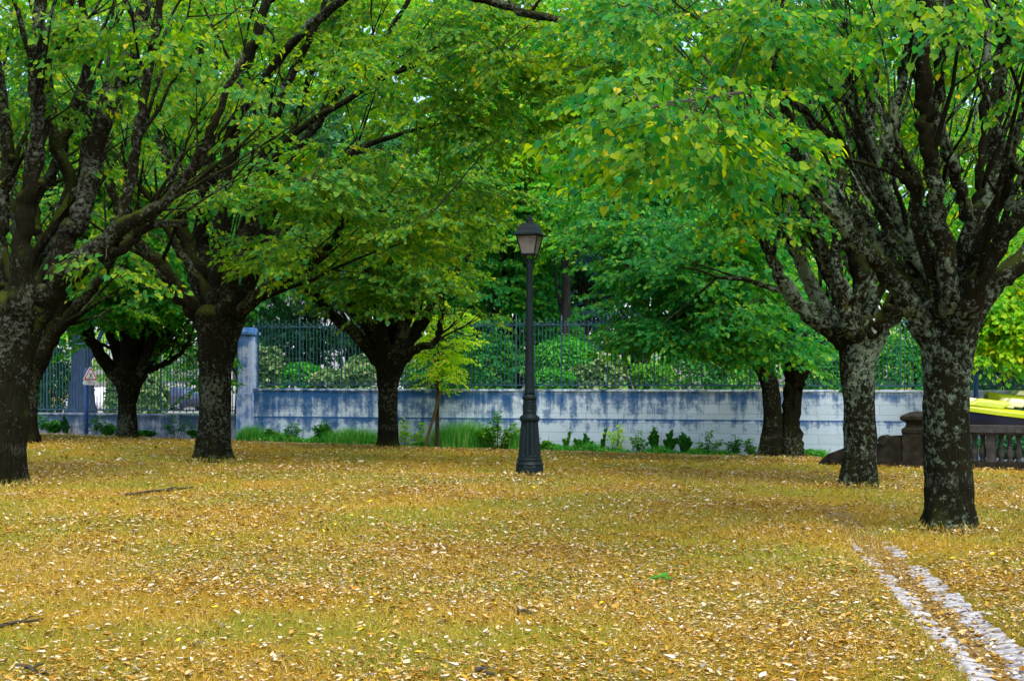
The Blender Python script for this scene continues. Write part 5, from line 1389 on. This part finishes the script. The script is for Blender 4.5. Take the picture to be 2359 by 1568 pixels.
for args in ((88000, 6.2, 14, .016, .040, .38), (88000, 14, 26, .022, .044, .42), (30000, 26, 44, .035, .065, .5)):
    V, T = litter(*args); VV.append(V); TT.append(T + nn); nn += len(V)
for bx, by, r in [(b[0], b[1], w / 2 / F * b[1] * 1.1) for b, w in ((R1, 122), (R2, 88), (R3, 90), (C1, 52), (L1, 112), (L2, 88), (L3, 50), (lb, 66))]:
    m = 260; a = rng.uniform(0, 6.28, m); rr = r * (1.02 + np.abs(rng.normal(0, .5, m)))
    p = np.stack([bx + rr * np.cos(a), by + rr * np.sin(a)], 1); a2 = rng.uniform(0, 6.28, m)
    V, T = leaf_cloud(LIT, np.column_stack([p, zg_(p) + rng.uniform(.01, .06, m)]), np.stack([np.cos(a2), np.sin(a2), rng.normal(0, .3, m)], 1), np.stack([rng.normal(0, .4, m), rng.normal(0, .4, m), np.ones(m)], 1), rng.uniform(.03, .07, m))
    VV.append(V); TT.append(T + nn); nn += len(V)
o = tri_object('fallen_leaves', np.concatenate(VV), np.concatenate(TT), M['litter'])
tag(o, 'curled tan and golden dead leaves strewn over the lawn', 'dead leaves', None, 'stuff')
FEET = []
def foot_blades():
    VV, TT, nn = [], [], 0
    for bx, by, r in FEET:
        m = 420; a = rng.uniform(0, 6.28, m); rr = r * (1.0 + np.abs(rng.normal(0, .28, m)))
        p = np.stack([bx + rr * np.cos(a), by + rr * np.sin(a)], 1); h = rng.uniform(.04, .15, m)
        b0 = np.column_stack([p, gz(p[:, 0], p[:, 1]) - .01]); sd = rng.uniform(0, 6.28, m)
        s = np.stack([np.cos(sd), np.sin(sd), np.zeros(m)], 1) * .0035; l = rng.normal(0, .6, (m, 2))
        mid = b0 + np.stack([l[:, 0]*h*.3, l[:, 1]*h*.3, h*.6], 1); e = b0 + np.stack([l[:, 0]*h, l[:, 1]*h, h], 1)
        VV.append(np.stack([b0 - s, b0 + s, mid + s*.7, mid - s*.7, e], 1).reshape(-1, 3))
        TT.append((np.array([[0,1,2],[0,2,3],[3,2,4]])[None] + (np.arange(m) * 5)[:, None, None]).reshape(-1, 3) + nn); nn += m * 5
    return np.vstack(VV), np.vstack(TT)
FEET = [(b[0], b[1], w / 2 / F * b[1] * 1.08) for b, w in ((R1, 122), (R2, 88), (R3, 90), (C1, 52), (L1, 112), (L2, 88), (L3, 50), (lb, 66))]
def blades(n, y0, y1, h, w):
    p = keep_lawn(in_view(n, y0, y1))
    patch = np.array([mnoise.noise((x*.9 + 3, y*.9, 5.7)) for x, y in p])
    p = p[rng.uniform(0, 1, len(p)) < np.clip(.6 + patch * .9, .12, 1)]
    d = np.abs(gutter_d(p[:, 0], p[:, 1])); p = p[(d > .26) | (p[:, 1] > 13.5) | (rng.uniform(0, 1, len(p)) < .04)]
    m = len(p); a = rng.uniform(0, 6.28, m); s = np.stack([np.cos(a), np.sin(a), np.zeros(m)], 1) * w * rng.uniform(.6, 1.2, m)[:, None]
    b0 = np.column_stack([p, zg_(p) - .004]); hh = h * rng.uniform(.4, 1.25, m) * np.where(rng.uniform(0, 1, m) < .03, 1.9, 1)
    l = rng.normal(0, .8, (m, 2))
    e = b0 + np.stack([l[:, 0] * hh, l[:, 1] * hh, hh], 1); mid = b0 + np.stack([l[:, 0] * hh * .3, l[:, 1] * hh * .3, hh * .62], 1)
    V = np.stack([b0 - s, b0 + s, mid + s * .7, mid - s * .7, e], 1).reshape(-1, 3)
    T = (np.array([[0,1,2],[0,2,3],[3,2,4]])[None] + (np.arange(m) * 5)[:, None, None]).reshape(-1, 3)
    return V, T
VV, TT, nn = [], [], 0
for args in ((280000, 6.2, 13, .050, .0015), (200000, 13, 24, .06, .0026), (80000, 24, 44, .07, .0045)):
    V, T = blades(*args); VV.append(V); TT.append(T + nn); nn += len(V)
V, T = foot_blades(); VV.append(V); TT.append(T + nn)
o = tri_object('dry_grass', np.concatenate(VV), np.concatenate(TT), M['blade'])
tag(o, 'short dry golden grass with faint green patches', 'grass', None, 'stuff')

def stick(label, x0, y0, x1, y1, r):
    a, b6 = on_ground(x0, y0), on_ground(x1, y1)
    a[2] += .02; b6[2] += .02
    t = thing('fallen_stick', a, label, 'stick', 'sticks on the grass')
    s = smooth_line([a, (a*2 + b6)/3 + [.01, .03, .008], (a + b6*2)/3 + [-.01, -.02, .004], b6], 5)
    mb = MB(); mb.tube(s, np.linspace(r, r * .55, len(s)), 7, 0, .15); mb.build('stem', M['twig'], t, True, a)
    k = len(s) // 2
    mb = MB(); mb.tube([s[k], s[k] + (b6 - a) * .12 + [0, .05, .02], s[k] + (b6 - a) * .2 + [0, .09, .015]], [r*.5, r*.4, r*.2], 6); mb.build('side_twig', M['twig'], t, True, a)
stick('brown stick lying at the bottom left corner', 30, 1545, 112, 1556, .017)
stick('mossy dark stick on the grass at the left edge', 0, 1448, 98, 1432, .014)
stick('brown stick lying at the bottom centre', 1094, 1550, 1140, 1560, .016)
stick('long dark stick below the massive left lime', 290, 1142, 446, 1124, .022)
stick('thin dark stick left of the gutter in the dry leaves', 1192, 1414, 1232, 1418, .012)
lg = on_ground(1523, 1338); lg[2] += .02
t = thing('leafy_sprig', lg, 'fresh green leafy sprig fallen on the dry leaves', 'sprig')
pos = np.array([[-.09,0,.0],[-.05,.02,.015],[0,.0,.01],[.03,.03,.03],[.06,-.01,.015],[.09,.02,.005]]); ld = np.array([[-1,.2,.1],[-.4,.8,.3],[.2,-.8,.2],[.5,.6,.6],[1,-.5,.2],[1,.3,0]])
pos = pos * .55
V, T = leaf_cloud(LEAF6, pos, ld, np.array([[.2,-.5,1],[0,-.6,.8],[.3,-.3,1],[-.3,-.6,.7],[0,-.4,1],[0,-.3,1.]]), np.array([.06,.07,.06,.07,.055,.055]))
tri_object('foliage', V, T, M['leaf_weed'], t)
mb = MB(); mb.tube([(-.07,0,.005),(0,.006,.012),(.06,.006,.004)], [.004,.004,.003], 6); mb.build('stem', M['twig'], t)
